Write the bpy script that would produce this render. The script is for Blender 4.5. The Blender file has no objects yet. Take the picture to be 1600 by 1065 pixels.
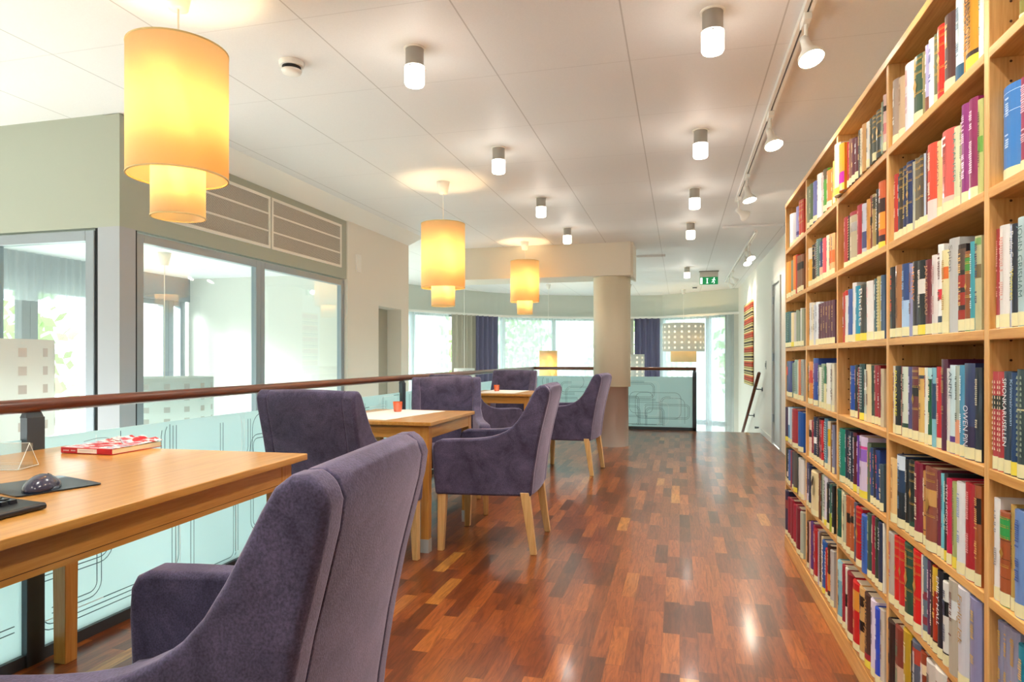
import bpy, bmesh, math, random, colorsys
from mathutils import Vector, Matrix
R = random.Random(7)
PI = math.pi
# ---------------------------------------------------------------- camera, world, exposure
C = bpy.context.scene.collection
sc = bpy.context.scene
YAW = math.atan(262 / 1024)
cam_d = bpy.data.cameras.new('camera'); cam = bpy.data.objects.new('camera', cam_d); C.objects.link(cam)
cam.location = (0, 0, 1.15); cam.rotation_euler = (PI / 2, 0, YAW)
cam_d.sensor_width = 36; cam_d.lens = 1024 / 1600 * 36; cam_d.shift_y = 0.0159
cam_d.clip_start = 0.05; cam_d.clip_end = 200
sc.camera = cam
sc.view_settings.view_transform = 'Standard'; sc.view_settings.look = 'None'
sc.view_settings.gamma = 1; sc.view_settings.use_curve_mapping = False
sc.view_settings.exposure = 1.0
sc.cycles.max_bounces = 10; sc.cycles.transparent_max_bounces = 16; sc.cycles.diffuse_bounces = 6
sc.cycles.sample_clamp_indirect = 6
w = bpy.data.worlds.new('sky'); sc.world = w; w.use_nodes = True
bg = w.node_tree.nodes['Background']; bg.inputs[0].default_value = (0.90, 0.96, 1.0, 1); bg.inputs[1].default_value = 2.3
sun_d = bpy.data.lights.new('sun', 'SUN'); sun_d.energy = 11; sun_d.angle = .45; sun_d.color = (1, .97, .92)
sun = bpy.data.objects.new('sun', sun_d); C.objects.link(sun); sun.rotation_euler = Vector((-.72, -.5, .33)).to_track_quat('Z', 'Y').to_euler()
PEND_W, DOWN_W, SPOT_W = 11.0, .8, 10.5

# ---------------------------------------------------------------- helpers
def lin(h):
    h = h.lstrip('#'); v = [int(h[i:i + 2], 16) / 255 for i in (0, 2, 4)]
    return tuple((x / 12.92 if x <= .04045 else ((x + .055) / 1.055) ** 2.4) for x in v)
MATS = {}
def newmat(name):
    m = bpy.data.materials.new(name); m.use_nodes = True
    return m, m.node_tree, m.node_tree.nodes['Principled BSDF']
def N(t, ty, **k):
    n = t.nodes.new(ty)
    for a, b in k.items(): setattr(n, a, b)
    return n
def flat(name, hexc, rough=.5, metal=0, coat=0, bump=0, bscale=200, var=0, vscale=20):
    if name in MATS: return MATS[name]
    m, t, p = newmat(name); c = lin(hexc)
    p.inputs['Base Color'].default_value = (*c, 1); p.inputs['Roughness'].default_value = rough
    p.inputs['Metallic'].default_value = metal; p.inputs['Coat Weight'].default_value = coat
    tc = N(t, 'ShaderNodeTexCoord')
    if var:
        n = N(t, 'ShaderNodeTexNoise'); n.inputs['Scale'].default_value = vscale; n.inputs['Detail'].default_value = 4
        t.links.new(tc.outputs['Object'], n.inputs['Vector'])
        r = N(t, 'ShaderNodeValToRGB'); r.color_ramp.elements[0].position = .3; r.color_ramp.elements[1].position = .7
        r.color_ramp.elements[0].color = (*[x * (1 - var) for x in c], 1); r.color_ramp.elements[1].color = (*[min(1, x * (1 + var)) for x in c], 1)
        t.links.new(n.outputs['Fac'], r.inputs[0]); t.links.new(r.outputs[0], p.inputs['Base Color'])
    if bump:
        n = N(t, 'ShaderNodeTexNoise'); n.inputs['Scale'].default_value = bscale
        t.links.new(tc.outputs['Object'], n.inputs['Vector'])
        b = N(t, 'ShaderNodeBump'); b.inputs['Strength'].default_value = bump; b.inputs['Distance'].default_value = .002
        t.links.new(n.outputs['Fac'], b.inputs['Height']); t.links.new(b.outputs[0], p.inputs['Normal'])
    MATS[name] = m; return m
def wood(name, c1, c2, axis, rough=.4, coat=.15, s=1.0):
    if name in MATS: return MATS[name]
    m, t, p = newmat(name)
    tc = N(t, 'ShaderNodeTexCoord'); mp = N(t, 'ShaderNodeMapping')
    sc_ = [28 * s, 28 * s, 28 * s]; sc_['xyz'.index(axis)] = 1.6 * s
    mp.inputs['Scale'].default_value = sc_
    t.links.new(tc.outputs['Object'], mp.inputs[0])
    n = N(t, 'ShaderNodeTexNoise'); n.inputs['Scale'].default_value = 1.6; n.inputs['Detail'].default_value = 6; n.inputs['Roughness'].default_value = .65
    n.inputs['Distortion'].default_value = .6
    n2 = N(t, 'ShaderNodeTexNoise'); n2.inputs['Scale'].default_value = 6; n2.inputs['Detail'].default_value = 3
    t.links.new(mp.outputs[0], n.inputs[0]); t.links.new(mp.outputs[0], n2.inputs[0])
    mx = N(t, 'ShaderNodeMath', operation='ADD'); mm = N(t, 'ShaderNodeMath', operation='MULTIPLY'); mm.inputs[1].default_value = .35
    t.links.new(n2.outputs['Fac'], mm.inputs[0]); t.links.new(n.outputs['Fac'], mx.inputs[0]); t.links.new(mm.outputs[0], mx.inputs[1])
    r = N(t, 'ShaderNodeValToRGB'); r.color_ramp.elements[0].position = .45; r.color_ramp.elements[1].position = .85
    r.color_ramp.elements[0].color = (*lin(c1), 1); r.color_ramp.elements[1].color = (*lin(c2), 1)
    t.links.new(mx.outputs[0], r.inputs[0]); t.links.new(r.outputs[0], p.inputs['Base Color'])
    p.inputs['Roughness'].default_value = rough; p.inputs['Coat Weight'].default_value = coat; p.inputs['Coat Roughness'].default_value = .2
    b = N(t, 'ShaderNodeBump'); b.inputs['Strength'].default_value = .15; b.inputs['Distance'].default_value = .001
    t.links.new(mx.outputs[0], b.inputs['Height']); t.links.new(b.outputs[0], p.inputs['Normal'])
    MATS[name] = m; return m
def emis(name, hexc, s):
    if name in MATS: return MATS[name]
    m, t, p = newmat(name); c = lin(hexc)
    p.inputs['Base Color'].default_value = (*c, 1); p.inputs['Emission Color'].default_value = (*c, 1); p.inputs['Emission Strength'].default_value = s
    MATS[name] = m; return m
def mixsh(name, parts):
    """parts: list of (type, color, weight, extra) mixed additively by successive Mix"""
    if name in MATS: return MATS[name]
    m = bpy.data.materials.new(name); m.use_nodes = True; t = m.node_tree; t.nodes.clear()
    out = N(t, 'ShaderNodeOutputMaterial'); cur = None; tot = 0
    for ty, c, wgt, ro in parts:
        s = N(t, ty); s.inputs['Color'].default_value = (*c, 1)
        if ro is not None and 'Roughness' in s.inputs: s.inputs['Roughness'].default_value = ro
        if cur is None: cur = s.outputs[0]; tot = wgt
        else:
            x = N(t, 'ShaderNodeMixShader'); x.inputs[0].default_value = wgt / (tot + wgt); tot += wgt
            t.links.new(cur, x.inputs[1]); t.links.new(s.outputs[0], x.inputs[2]); cur = x.outputs[0]
    t.links.new(cur, out.inputs[0]); MATS[name] = m; return m
TRL, TRP, DIF, GLO = 'ShaderNodeBsdfTranslucent', 'ShaderNodeBsdfTransparent', 'ShaderNodeBsdfDiffuse', 'ShaderNodeBsdfAnisotropic'

class MB:
    """collects solids and becomes ONE mesh object"""
    def __init__(s): s.b = bmesh.new()
    def box(s, x0, x1, y0, y1, z0, z1, M=None):
        vs = [s.b.verts.new((x, y, z)) for z in (z0, z1) for y in (y0, y1) for x in (x0, x1)]
        for f in ((0, 2, 3, 1), (4, 5, 7, 6), (0, 1, 5, 4), (2, 6, 7, 3), (0, 4, 6, 2), (1, 3, 7, 5)): s.b.faces.new([vs[i] for i in f])
        if M: bmesh.ops.transform(s.b, matrix=M, verts=vs)
        return s
    def frustum(s, c0, c1, a0, a1, rot=0):
        vs = []
        for (c, a) in ((c0, a0), (c1, a1)):
            for dx, dy in ((-1, -1), (1, -1), (1, 1), (-1, 1)): vs.append(s.b.verts.new((c[0] + dx * a[0] / 2, c[1] + dy * a[1] / 2, c[2])))
        s.b.faces.new(vs[3::-1]); s.b.faces.new(vs[4:8])
        for i in range(4): j = (i + 1) % 4; s.b.faces.new((vs[i], vs[j], vs[4 + j], vs[4 + i]))
        return s
    def tube(s, pts, r, n=10, cap=True):
        pts = [Vector(p) for p in pts]; rings = []
        for i, p in enumerate(pts):
            d = (pts[min(i + 1, len(pts) - 1)] - pts[max(i - 1, 0)]).normalized()
            u = d.cross(Vector((0, 0, 1)));
            if u.length < 1e-3: u = Vector((1, 0, 0))
            u.normalize(); v = d.cross(u).normalized()
            rr = r[i] if isinstance(r, (list, tuple)) else r
            rings.append([s.b.verts.new(p + (u * math.cos(2 * PI * k / n) + v * math.sin(2 * PI * k / n)) * rr) for k in range(n)])
        for a, b in zip(rings, rings[1:]):
            for k in range(n): l = (k + 1) % n; s.b.faces.new((a[k], a[l], b[l], b[k]))
        if cap: s.b.faces.new(rings[0][::-1]); s.b.faces.new(rings[-1])
        return s
    def lathe(s, prof, c=(0, 0, 0), n=32, M=None, closed=False):
        """prof: list of (r,z)"""
        rings = []; allv = []
        for r, z in prof:
            if r < 1e-6: v = s.b.verts.new((c[0], c[1], c[2] + z)); rings.append([v]); allv.append(v)
            else:
                g = [s.b.verts.new((c[0] + r * math.cos(2 * PI * k / n), c[1] + r * math.sin(2 * PI * k / n), c[2] + z)) for k in range(n)]
                rings.append(g); allv += g
        pr = list(zip(rings, rings[1:]));
        if closed: pr.append((rings[-1], rings[0]))
        for a, b in pr:
            for k in range(n):
                l = (k + 1) % n
                if len(a) == 1 and len(b) == 1: continue
                if len(a) == 1: s.b.faces.new((a[0], b[l], b[k]))
                elif len(b) == 1: s.b.faces.new((a[k], a[l], b[0]))
                else: s.b.faces.new((a[k], a[l], b[l], b[k]))
        if M: bmesh.ops.transform(s.b, matrix=M, verts=allv)
        return s
    def prism(s, poly, lo, hi, axis='x', segs=1):
        """poly in the two other axes; extruded along axis from lo to hi"""
        rings = []
        for i in range(segs + 1):
            a = lo + (hi - lo) * i / segs
            if axis == 'x': rings.append([s.b.verts.new((a, p, q)) for p, q in poly])
            elif axis == 'y': rings.append([s.b.verts.new((p, a, q)) for p, q in poly])
            else: rings.append([s.b.verts.new((p, q, a)) for p, q in poly])
        n = len(poly)
        for a, b in zip(rings, rings[1:]):
            for k in range(n): l = (k + 1) % n; s.b.faces.new((a[k], a[l], b[l], b[k]))
        s.b.faces.new(rings[0][::-1]); s.b.faces.new(rings[-1])
        return s
    def quad(s, a, b, c, d):
        s.b.faces.new([s.b.verts.new(p) for p in (a, b, c, d)]); return s
    def build(s, name, m, parent=None, loc=None, rotz=0, smooth=False, bevel=0, bseg=2, sub=0):
        bmesh.ops.recalc_face_normals(s.b, faces=s.b.faces)
        me = bpy.data.meshes.new(name); s.b.to_mesh(me); s.b.free()
        o = bpy.data.objects.new(name, me); C.objects.link(o); me.materials.append(m)
        if parent: o.parent = parent
        if loc: o.location = loc
        if rotz: o.rotation_euler = (0, 0, rotz)
        if smooth:
            for p in me.polygons: p.use_smooth = True
        if bevel:
            b = o.modifiers.new('bevel', 'BEVEL'); b.width = bevel; b.segments = bseg; b.limit_method = 'ANGLE'; b.angle_limit = math.radians(40)
            if bseg > 1:
                for p in me.polygons: p.use_smooth = True
                b.harden_normals = False
                wn = o.modifiers.new('wn', 'WEIGHTED_NORMAL'); wn.keep_sharp = True
        if sub: x = o.modifiers.new('sub', 'SUBSURF'); x.levels = sub; x.render_levels = sub
        return o
def tag(o, label, cat, group=None):
    o['label'] = label; o['category'] = cat
    if group: o['group'] = group
    return o
def thing(name, label, cat, loc=(0, 0, 0), rotz=0, group=None):
    o = bpy.data.objects.new(name, None); o.empty_display_size = .05; C.objects.link(o); o.location = loc; o.rotation_euler = (0, 0, rotz)
    return tag(o, label, cat, group)
def struct(o): o['kind'] = 'structure'; return o
def sbox(name, m, *a, parent=None, bevel=0):
    o = MB().box(*a).build(name, m, parent, bevel=bevel)
    if not parent: struct(o)
    return o
def light(name, kind, parent, loc, e, col, radius=.03, rot=None, **k):
    d = bpy.data.lights.new(name, kind); d.energy = e; d.color = col
    d.shadow_soft_size = radius
    for a, b in k.items(): setattr(d, a, b)
    o = bpy.data.objects.new(name, d); C.objects.link(o); o.parent = parent; o.location = loc
    if rot: o.rotation_euler = rot
    return o
def copy_tree(o, parent=None):
    c = o.copy(); C.objects.link(c); c.parent = parent
    for ch in list(o.children): copy_tree(ch, c)
    return c

# ---------------------------------------------------------------- materials
white = flat('white_paint', 'e6e4de', .6)
warmw = flat('warm_white_paint', 'e6e2d8', .6, bump=.1, bscale=90)
headerm = flat('sage_beige_paint', 'a9aea0', .6, bump=.1, bscale=90)
recessm = flat('recess_grey_beige', 'a8a698', .6)  # darker grey-beige than the wall around it
alum = flat('aluminium_frame', '9aa3ab', .35, .55)
dark = flat('dark_steel', '4a525a', .4, .4)
joint = flat('dark_gasket', '15181c', .6)
steel = flat('brushed_steel', 'cfcbc4', .34, .55)
plaswhite = flat('white_plastic', 'eceae4', .35)
oaky = wood('oak_y', 'bd8038', 'e2ae66', 'y'); oakz = wood('oak_z', 'c28a48', 'e6b878', 'z')
toak_y = wood('table_oak_y', 'b97c32', 'd49c4e', 'y', .28, .35); toak_x = wood('table_oak_x', 'b97c32', 'd49c4e', 'x', .28, .35); toak_z = wood('table_oak_z', 'b8742a', 'd39c50', 'z', .3, .3)
lego = wood('leg_beech', 'c79a5c', 'e0bd84', 'z', .4, .1)
railw = wood('handrail_wood', '4a2212', '7a3d20', 'y', .35, .2); railw_x = wood('handrail_wood_x', '4a2212', '7a3d20', 'x', .35, .2)
frost = mixsh('frosted_glass', [(TRL, (.74, .90, .92), .62, None), (DIF, (.66, .84, .87), .38, None), (GLO, (1, 1, 1), .04, .25)])
clear = mixsh('clear_glass', [(TRP, (.93, .97, .97), .94, None), (GLO, (1, 1, 1), .06, .02)])
sheer = mixsh('sheer_cloth', [(TRP, (.93, .98, 1), .24, None), (TRL, (.50, .56, .58), .56, None), (DIF, (.7, .75, .77), .20, None)])
gsheer = mixsh('grey_sheer', [(TRP, (.9, .93, .95), .35, None), (TRL, (.75, .8, .83), .4, None), (DIF, (.7, .75, .78), .25, None)])
beigec = mixsh('beige_curtain', [(DIF, lin('aaa498'), .75, None), (TRL, lin('aaa498'), .25, None)])
purplec = mixsh('purple_curtain', [(DIF, lin('66637c'), .85, None), (TRL, lin('66637c'), .15, None)])
etch_d = flat('etched_line_dark_behind', '456673', .3); etch_w = flat('etched_line_light_behind', 'f4fbfc', .3)  # dark and bright view through the clear lines, painted as opaque colour

def floor_mat():
    m, t, p = newmat('walnut_parquet')
    tc = N(t, 'ShaderNodeTexCoord'); sp = N(t, 'ShaderNodeSeparateXYZ'); t.links.new(tc.outputs['Object'], sp.inputs[0])
    def M(op, a, b=None):
        n = N(t, 'ShaderNodeMath', operation=op)
        for i, v in enumerate((a, b)):
            if v is None: continue
            if isinstance(v, (int, float)): n.inputs[i].default_value = v
            else: t.links.new(v, n.inputs[i])
        return n.outputs[0]
    row = M('FLOOR', M('DIVIDE', sp.outputs[0], .068))
    wn = N(t, 'ShaderNodeTexWhiteNoise', noise_dimensions='1D'); t.links.new(row, wn.inputs['W'])
    yy = M('ADD', M('DIVIDE', sp.outputs[1], .36), M('MULTIPLY', wn.outputs['Value'], 7.3))
    col = M('FLOOR', yy)
    cv = N(t, 'ShaderNodeCombineXYZ'); t.links.new(row, cv.inputs[0]); t.links.new(col, cv.inputs[1])
    w2 = N(t, 'ShaderNodeTexWhiteNoise', noise_dimensions='2D'); t.links.new(cv.outputs[0], w2.inputs['Vector'])
    r = N(t, 'ShaderNodeValToRGB'); cr = r.color_ramp; cr.interpolation = 'LINEAR'
    cols = [(0, '5a2a0f'), (.2, '743814'), (.5, '8a451a'), (.8, '9c5220'), (.97, 'ac6228'), (1, 'c48838')]
    cr.elements[0].position = 0; cr.elements[0].color = (*lin(cols[0][1]), 1); cr.elements[1].position = 1; cr.elements[1].color = (*lin(cols[-1][1]), 1)
    for a, b in cols[1:-1]: e = cr.elements.new(a); e.color = (*lin(b), 1)
    t.links.new(w2.outputs['Value'], r.inputs[0])
    # grain, shifted per block
    off = N(t, 'ShaderNodeVectorMath', operation='SCALE'); t.links.new(w2.outputs['Color'], off.inputs[0]); off.inputs['Scale'].default_value = 40
    ad = N(t, 'ShaderNodeVectorMath', operation='ADD'); t.links.new(tc.outputs['Object'], ad.inputs[0]); t.links.new(off.outputs[0], ad.inputs[1])
    mp = N(t, 'ShaderNodeMapping'); mp.inputs['Scale'].default_value = (34, 3.2, 1); t.links.new(ad.outputs[0], mp.inputs[0])
    g = N(t, 'ShaderNodeTexNoise'); g.inputs['Scale'].default_value = 1.3; g.inputs['Detail'].default_value = 6; g.inputs['Distortion'].default_value = 1.6; g.inputs['Roughness'].default_value = .7
    t.links.new(mp.outputs[0], g.inputs[0])
    gr = N(t, 'ShaderNodeValToRGB'); gr.color_ramp.elements[0].position = .36; gr.color_ramp.elements[1].position = .62
    gr.color_ramp.elements[0].color = (.46, .40, .36, 1); gr.color_ramp.elements[1].color = (1.0, 1.0, 1.0, 1)
    t.links.new(g.outputs['Fac'], gr.inputs[0])
    mx = N(t, 'ShaderNodeMix', data_type='RGBA', blend_type='MULTIPLY'); mx.inputs[0].default_value = 1
    t.links.new(r.outputs[0], mx.inputs[6]); t.links.new(gr.outputs[0], mx.inputs[7])
    # joints
    def edge(v, wd):
        f = M('FRACT', v); return M('MAXIMUM', M('LESS_THAN', f, wd), M('GREATER_THAN', f, 1 - wd))
    jn = M('MAXIMUM', edge(M('DIVIDE', sp.outputs[0], .068), .012), edge(yy, .003))
    m2 = N(t, 'ShaderNodeMix', data_type='RGBA'); t.links.new(M('MULTIPLY', jn, .55), m2.inputs[0]); t.links.new(mx.outputs[2], m2.inputs[6]); m2.inputs[7].default_value = (.03, .012, .005, 1)
    t.links.new(m2.outputs[2], p.inputs['Base Color'])
    p.inputs['Roughness'].default_value = .3; p.inputs['Specular IOR Level'].default_value = .42; p.inputs['Coat Weight'].default_value = .34; p.inputs['Coat Roughness'].default_value = .12
    return m
def ceil_mat():
    m, t, p = newmat('ceiling_panels')
    tc = N(t, 'ShaderNodeTexCoord'); sp = N(t, 'ShaderNodeSeparateXYZ'); t.links.new(tc.outputs['Object'], sp.inputs[0])
    def M(op, a, b=None):
        n = N(t, 'ShaderNodeMath', operation=op)
        for i, v in enumerate((a, b)):
            if v is None: continue
            if isinstance(v, (int, float)): n.inputs[i].default_value = v
            else: t.links.new(v, n.inputs[i])
        return n.outputs[0]
    def line(o, o0, step, wd):
        f = M('FRACT', M('DIVIDE', M('ADD', o, -o0 + step * 40 - wd / 2), step)); return M('GREATER_THAN', f, 1 - wd / step)
    a = line(sp.outputs[0], -.239, .673, .007); b = line(sp.outputs[1], 3.27, .757, .006)
    n = N(t, 'ShaderNodeTexNoise'); n.inputs['Scale'].default_value = 160; n.inputs['Detail'].default_value = 3; t.links.new(tc.outputs['Object'], n.inputs[0])
    r = N(t, 'ShaderNodeValToRGB'); r.color_ramp.elements[0].color = (.72, .715, .715, 1); r.color_ramp.elements[1].color = (.80, .795, .795, 1)
    t.links.new(n.outputs['Fac'], r.inputs[0])
    mx = N(t, 'ShaderNodeMix', data_type='RGBA'); t.links.new(M('MAXIMUM', M('MULTIPLY', a, .45), M('MULTIPLY', b, .18)), mx.inputs[0]); t.links.new(r.outputs[0], mx.inputs[6]); mx.inputs[7].default_value = (.2, .17, .15, 1)
    t.links.new(mx.outputs[2], p.inputs['Base Color']); p.inputs['Roughness'].default_value = .55
    return m
def grille_mat():
    m, t, p = newmat('perforated_sheet')
    tc = N(t, 'ShaderNodeTexCoord'); mp = N(t, 'ShaderNodeMapping'); mp.inputs['Scale'].default_value = (1, 62, 62); t.links.new(tc.outputs['Object'], mp.inputs[0])
    b = N(t, 'ShaderNodeTexBrick'); b.inputs['Scale'].default_value = 1; b.inputs['Mortar Size'].default_value = .11; b.inputs['Mortar Smooth'].default_value = .1
    b.inputs['Brick Width'].default_value = 1; b.inputs['Row Height'].default_value = .62
    sx = N(t, 'ShaderNodeSeparateXYZ'); cx = N(t, 'ShaderNodeCombineXYZ'); t.links.new(mp.outputs[0], sx.inputs[0]); t.links.new(sx.outputs[1], cx.inputs[0]); t.links.new(sx.outputs[2], cx.inputs[1])
    t.links.new(cx.outputs[0], b.inputs['Vector'])
    b.inputs['Color1'].default_value = (*lin('7c766c'), 1); b.inputs['Color2'].default_value = (*lin('857f75'), 1); b.inputs['Mortar'].default_value = (*lin('cfc9be'), 1)
    t.links.new(b.outputs[0], p.inputs['Base Color']); p.inputs['Roughness'].default_value = .6
    return m
def fabric(name, c1, c2, sh):
    m, t, p = newmat(name)
    tc = N(t, 'ShaderNodeTexCoord')
    n = N(t, 'ShaderNodeTexNoise'); n.inputs['Scale'].default_value = 7; n.inputs['Detail'].default_value = 7; n.inputs['Roughness'].default_value = .7; n.inputs['Distortion'].default_value = .8
    t.links.new(tc.outputs['Object'], n.inputs[0])
    r = N(t, 'ShaderNodeValToRGB'); r.color_ramp.elements[0].position = .35; r.color_ramp.elements[1].position = .72
    r.color_ramp.elements[0].color = (*lin(c1), 1); r.color_ramp.elements[1].color = (*lin(c2), 1)
    t.links.new(n.outputs['Fac'], r.inputs[0])
    f = N(t, 'ShaderNodeTexNoise'); f.inputs['Scale'].default_value = 260; f.inputs['Detail'].default_value = 2; t.links.new(tc.outputs['Object'], f.inputs[0])
    fr = N(t, 'ShaderNodeValToRGB'); fr.color_ramp.elements[0].position = .3; fr.color_ramp.elements[1].position = .7; fr.color_ramp.elements[0].color = (.6, .6, .6, 1); fr.color_ramp.elements[1].color = (1.3, 1.3, 1.3, 1)
    t.links.new(f.outputs['Fac'], fr.inputs[0])
    mx = N(t, 'ShaderNodeMix', data_type='RGBA', blend_type='MULTIPLY'); mx.inputs[0].default_value = 1; t.links.new(r.outputs[0], mx.inputs[6]); t.links.new(fr.outputs[0], mx.inputs[7])
    t.links.new(mx.outputs[2], p.inputs['Base Color'])
    p.inputs['Roughness'].default_value = .9; p.inputs['Sheen Weight'].default_value = sh; p.inputs['Sheen Roughness'].default_value = .4; p.inputs['Sheen Tint'].default_value = (.75, .65, .85, 1)
    b = N(t, 'ShaderNodeBump'); b.inputs['Strength'].default_value = .35; b.inputs['Distance'].default_value = .002; t.links.new(f.outputs['Fac'], b.inputs['Height']); t.links.new(b.outputs[0], p.inputs['Normal'])
    return m
velvet = fabric('plum_velour', '363049', '5e5776', .5)

# ---------------------------------------------------------------- the setting
ZC = 2.61
FLOOR_M = floor_mat(); CEIL_M = ceil_mat()
sbox('wall_back_light_block', warmw, -7.6, 1.35, -3.1, -3, -2.6, ZC)  # unseen wall added to cut the sky light from behind
sbox('wall_left_light_block', warmw, -7.6, -7.5, -3, 3.21, .7, ZC)  # unseen wall added against glare, open below so low light bounces up
sbox('floor', FLOOR_M, -2.37, 1.2, -3, 10.62, -.02, 0)
sbox('trim_1', white, -2.36, 1.2, -3, 10.61, -.32, -.021)            # slab edge under the floor
sbox('floor_lower', flat('pale_tiles', 'dedcd6', .3, var=.04, vscale=3), -9, 3, -3, 17, -2.7, -2.6)
cb = MB(); cb.box(-3.03, 1.2, -3, 16.6, ZC, ZC + .1); cb.box(-9, -3.03, -3, 3.27, ZC, ZC + .1); cb.box(-9, -3.03, 7.49, 16.6, ZC, ZC + .1)
struct(cb.build('ceiling', CEIL_M))
# sloped bulkhead between ceiling and left header
XH, YH, ZH, ZB = -3.24, 3.21, 2.506, 1.934
sl = MB(); sl.prism([(XH - .02, ZH), (-3.03, ZC - .001), (-3.03, ZC + .1), (XH - .02, ZC + .1)], YH + .06, 7.49, 'y')
struct(sl.build('ceiling_slope', white))
sbox('trim_2', CEIL_M, .46, 1.2, 7.66, 7.72, ZC - .022, ZC)
sbox('trim_3', CEIL_M, -.6, -.2, 9.55, 9.6, ZC - .03, ZC)
# walls
wr = MB(); wr.box(1.2, 1.35, -3, 8.56, -.3, ZC); wr.box(1.2, 1.35, 9.32, 14.6, -2.6, ZC); wr.box(1.2, 1.35, 8.56, 9.32, 2.16, ZC)
struct(wr.build('wall_right', warmw))
sbox('baseboard_right', white, 1.188, 1.2, 9.36, 10.6, 0, .07)
# header over the glass room (convex corner) + white wall with recess
hd = MB(); hd.box(XH - .12, XH, YH, 5.96, ZB, ZH + .1); hd.box(-9, XH - .12, YH, YH + .12, ZB, ZC)
struct(hd.build('wall_header_left', headerm))
ww = MB(); ww.box(XH - .25, XH + .012, 5.96, 6.66, -2.6, ZH + .1); ww.box(XH - .25, XH + .012, 6.66, 7.27, 1.72, ZH + .1); ww.box(XH - .25, XH + .012, 7.27, 7.49, -2.6, ZH + .1)
ww.box(XH - .3, XH - .25, 5.96, 7.49, -2.6, ZH + .1)
struct(ww.build('wall_left', warmw))
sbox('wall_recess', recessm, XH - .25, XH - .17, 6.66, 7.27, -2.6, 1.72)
sbox('wall_left_return', warmw, -7.5, XH - .3, 7.39, 7.49, -2.6, ZC)
# beam and column
bm_ = MB(); bm_.box(-3.3, -.60, 8.38, 9.0, 2.19, ZC); bm_.box(-.60, -.57, 8.42, 9.0, 2.17, ZC)
struct(bm_.build('trim_4', flat('beam_paint', 'e0dacb', .6)))
col = thing('column', 'round cream column with a brushed steel sleeve around its foot', 'column', (-.86, 8.65, 0))
MB().lathe([(.235, .77), (.24, .775), (.24, 2.19)], n=48).build('shaft', flat('column_paint', 'cfc7b0', .6), col, smooth=True)
MB().lathe([(.214, 0), (.214, .765), (.235, .77)], n=48).build('steel_sleeve', steel, col, smooth=True)['label'] = 'brushed stainless steel sleeve'

# ---- glass room: front glazing (window_1), side glazing (window_2)
def frame_run(name, plane, axis, spans, z0, z1, fw=.05, dp=.05, mullw=None):
    """spans: list of (a0,a1) openings along the run; builds frame + one pane per span"""
    e = bpy.data.objects.new(name, None); C.objects.link(e); struct(e)
    f = MB(); g = MB()
    for a0, a1 in spans:
        for (s0, s1, q0, q1) in ((a0, a0 + fw, z0, z1), (a1 - fw, a1, z0, z1), (a0 + fw, a1 - fw, z1 - fw, z1), (a0 + fw, a1 - fw, z0, z0 + fw)):
            if axis == 'x': f.box(s0, s1, plane - dp, plane, q0, q1)
            else: f.box(plane - dp, plane, s0, s1, q0, q1)
        if axis == 'x': g.box(a0 + fw, a1 - fw, plane - dp / 2 - .003, plane - dp / 2 + .003, z0 + fw, z1 - fw)
        else: g.box(plane - dp / 2 - .003, plane - dp / 2 + .003, a0 + fw, a1 - fw, z0 + fw, z1 - fw)
    f.build('window_frame', alum, e, bevel=.003, bseg=1); g.build('window_pane', clear, e)
    return e
# side: posts computed along Y (pane edges seen at u=205..537)
frame_run('window_2', XH - .02, 'y', [(3.36, 4.60), (4.60, 5.95)], -2.5, ZB - .012, fw=.055)
frame_run('window_1', YH + .06, 'x', [(-4.27, -3.44), (-5.12, -4.27)], -2.5, ZB - .012, fw=.065)
sbox('trim_5', flat('corner_post_paint', 'a9adb4', .4, .3), -3.40, XH, YH, 3.33, -2.6, ZB)
sbox('trim_6', joint, XH - .05, XH - .02, 3.33, 3.36, -2.6, ZB)
sbox('trim_7', joint, -3.44, -3.40, YH + .02, YH + .05, -2.6, ZB)
# inside of the glass room
sbox('ceiling_glass_room', flat('glass_room_ceiling', 'eef1f2', .6), -5.3, XH - .12, YH + .12, 6.05, 1.99, 2.05)
sbox('wall_glass_room', white, -5.12, XH - .02, 5.97, 6.05, -2.6, 2.0)
sbox('trim_8', alum, -5.3, -5.1, YH + .1, 5.97, 1.74, 1.99)
frame_run('window_3', -5.15, 'y', [(3.3, 4.22), (4.22, 4.9), (4.9, 5.72), (5.72, 5.96)], -2.5, 1.76, fw=.07, dp=.08)
# ---- far curved bay
BAY = [(-6.6, 9.6), (-5.26, 12.19), (-3.83, 14.5), (-1.96, 15.57), (-.44, 15.8), (1.3, 14.49)]
def bay_pts():
    P = [Vector((x, y, 0)) for x, y in BAY]; out = []
    for i in range(len(P) - 2):      # smooth part, last segment straight
        p0 = P[max(i - 1, 0)]; p1 = P[i]; p2 = P[i + 1]; p3 = P[i + 2] if i + 2 < len(P) - 1 else P[i + 1] * 2 - P[i]
        for k in range(10):
            t = k / 10
            out.append(.5 * ((2 * p1) + (-p0 + p2) * t + (2 * p0 - 5 * p1 + 4 * p2 - p3) * t * t + (-p0 + 3 * p1 - 3 * p2 + p3) * t ** 3))
    out.append(P[-2]); out.append(P[-1]); return out
BP = bay_pts(); CUM = [0]
for a, b in zip(BP, BP[1:]): CUM.append(CUM[-1] + (b - a).length)
def bay_at(s, off=0):
    s = max(0, min(CUM[-1] - 1e-4, s))
    for i in range(len(BP) - 1):
        if CUM[i + 1] >= s: break
    t = (s - CUM[i]) / (CUM[i + 1] - CUM[i]); p = BP[i].lerp(BP[i + 1], t); d = (BP[i + 1] - BP[i]).normalized()
    return p + Vector((d.y, -d.x, 0)) * off      # off > 0 : towards the room
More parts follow.
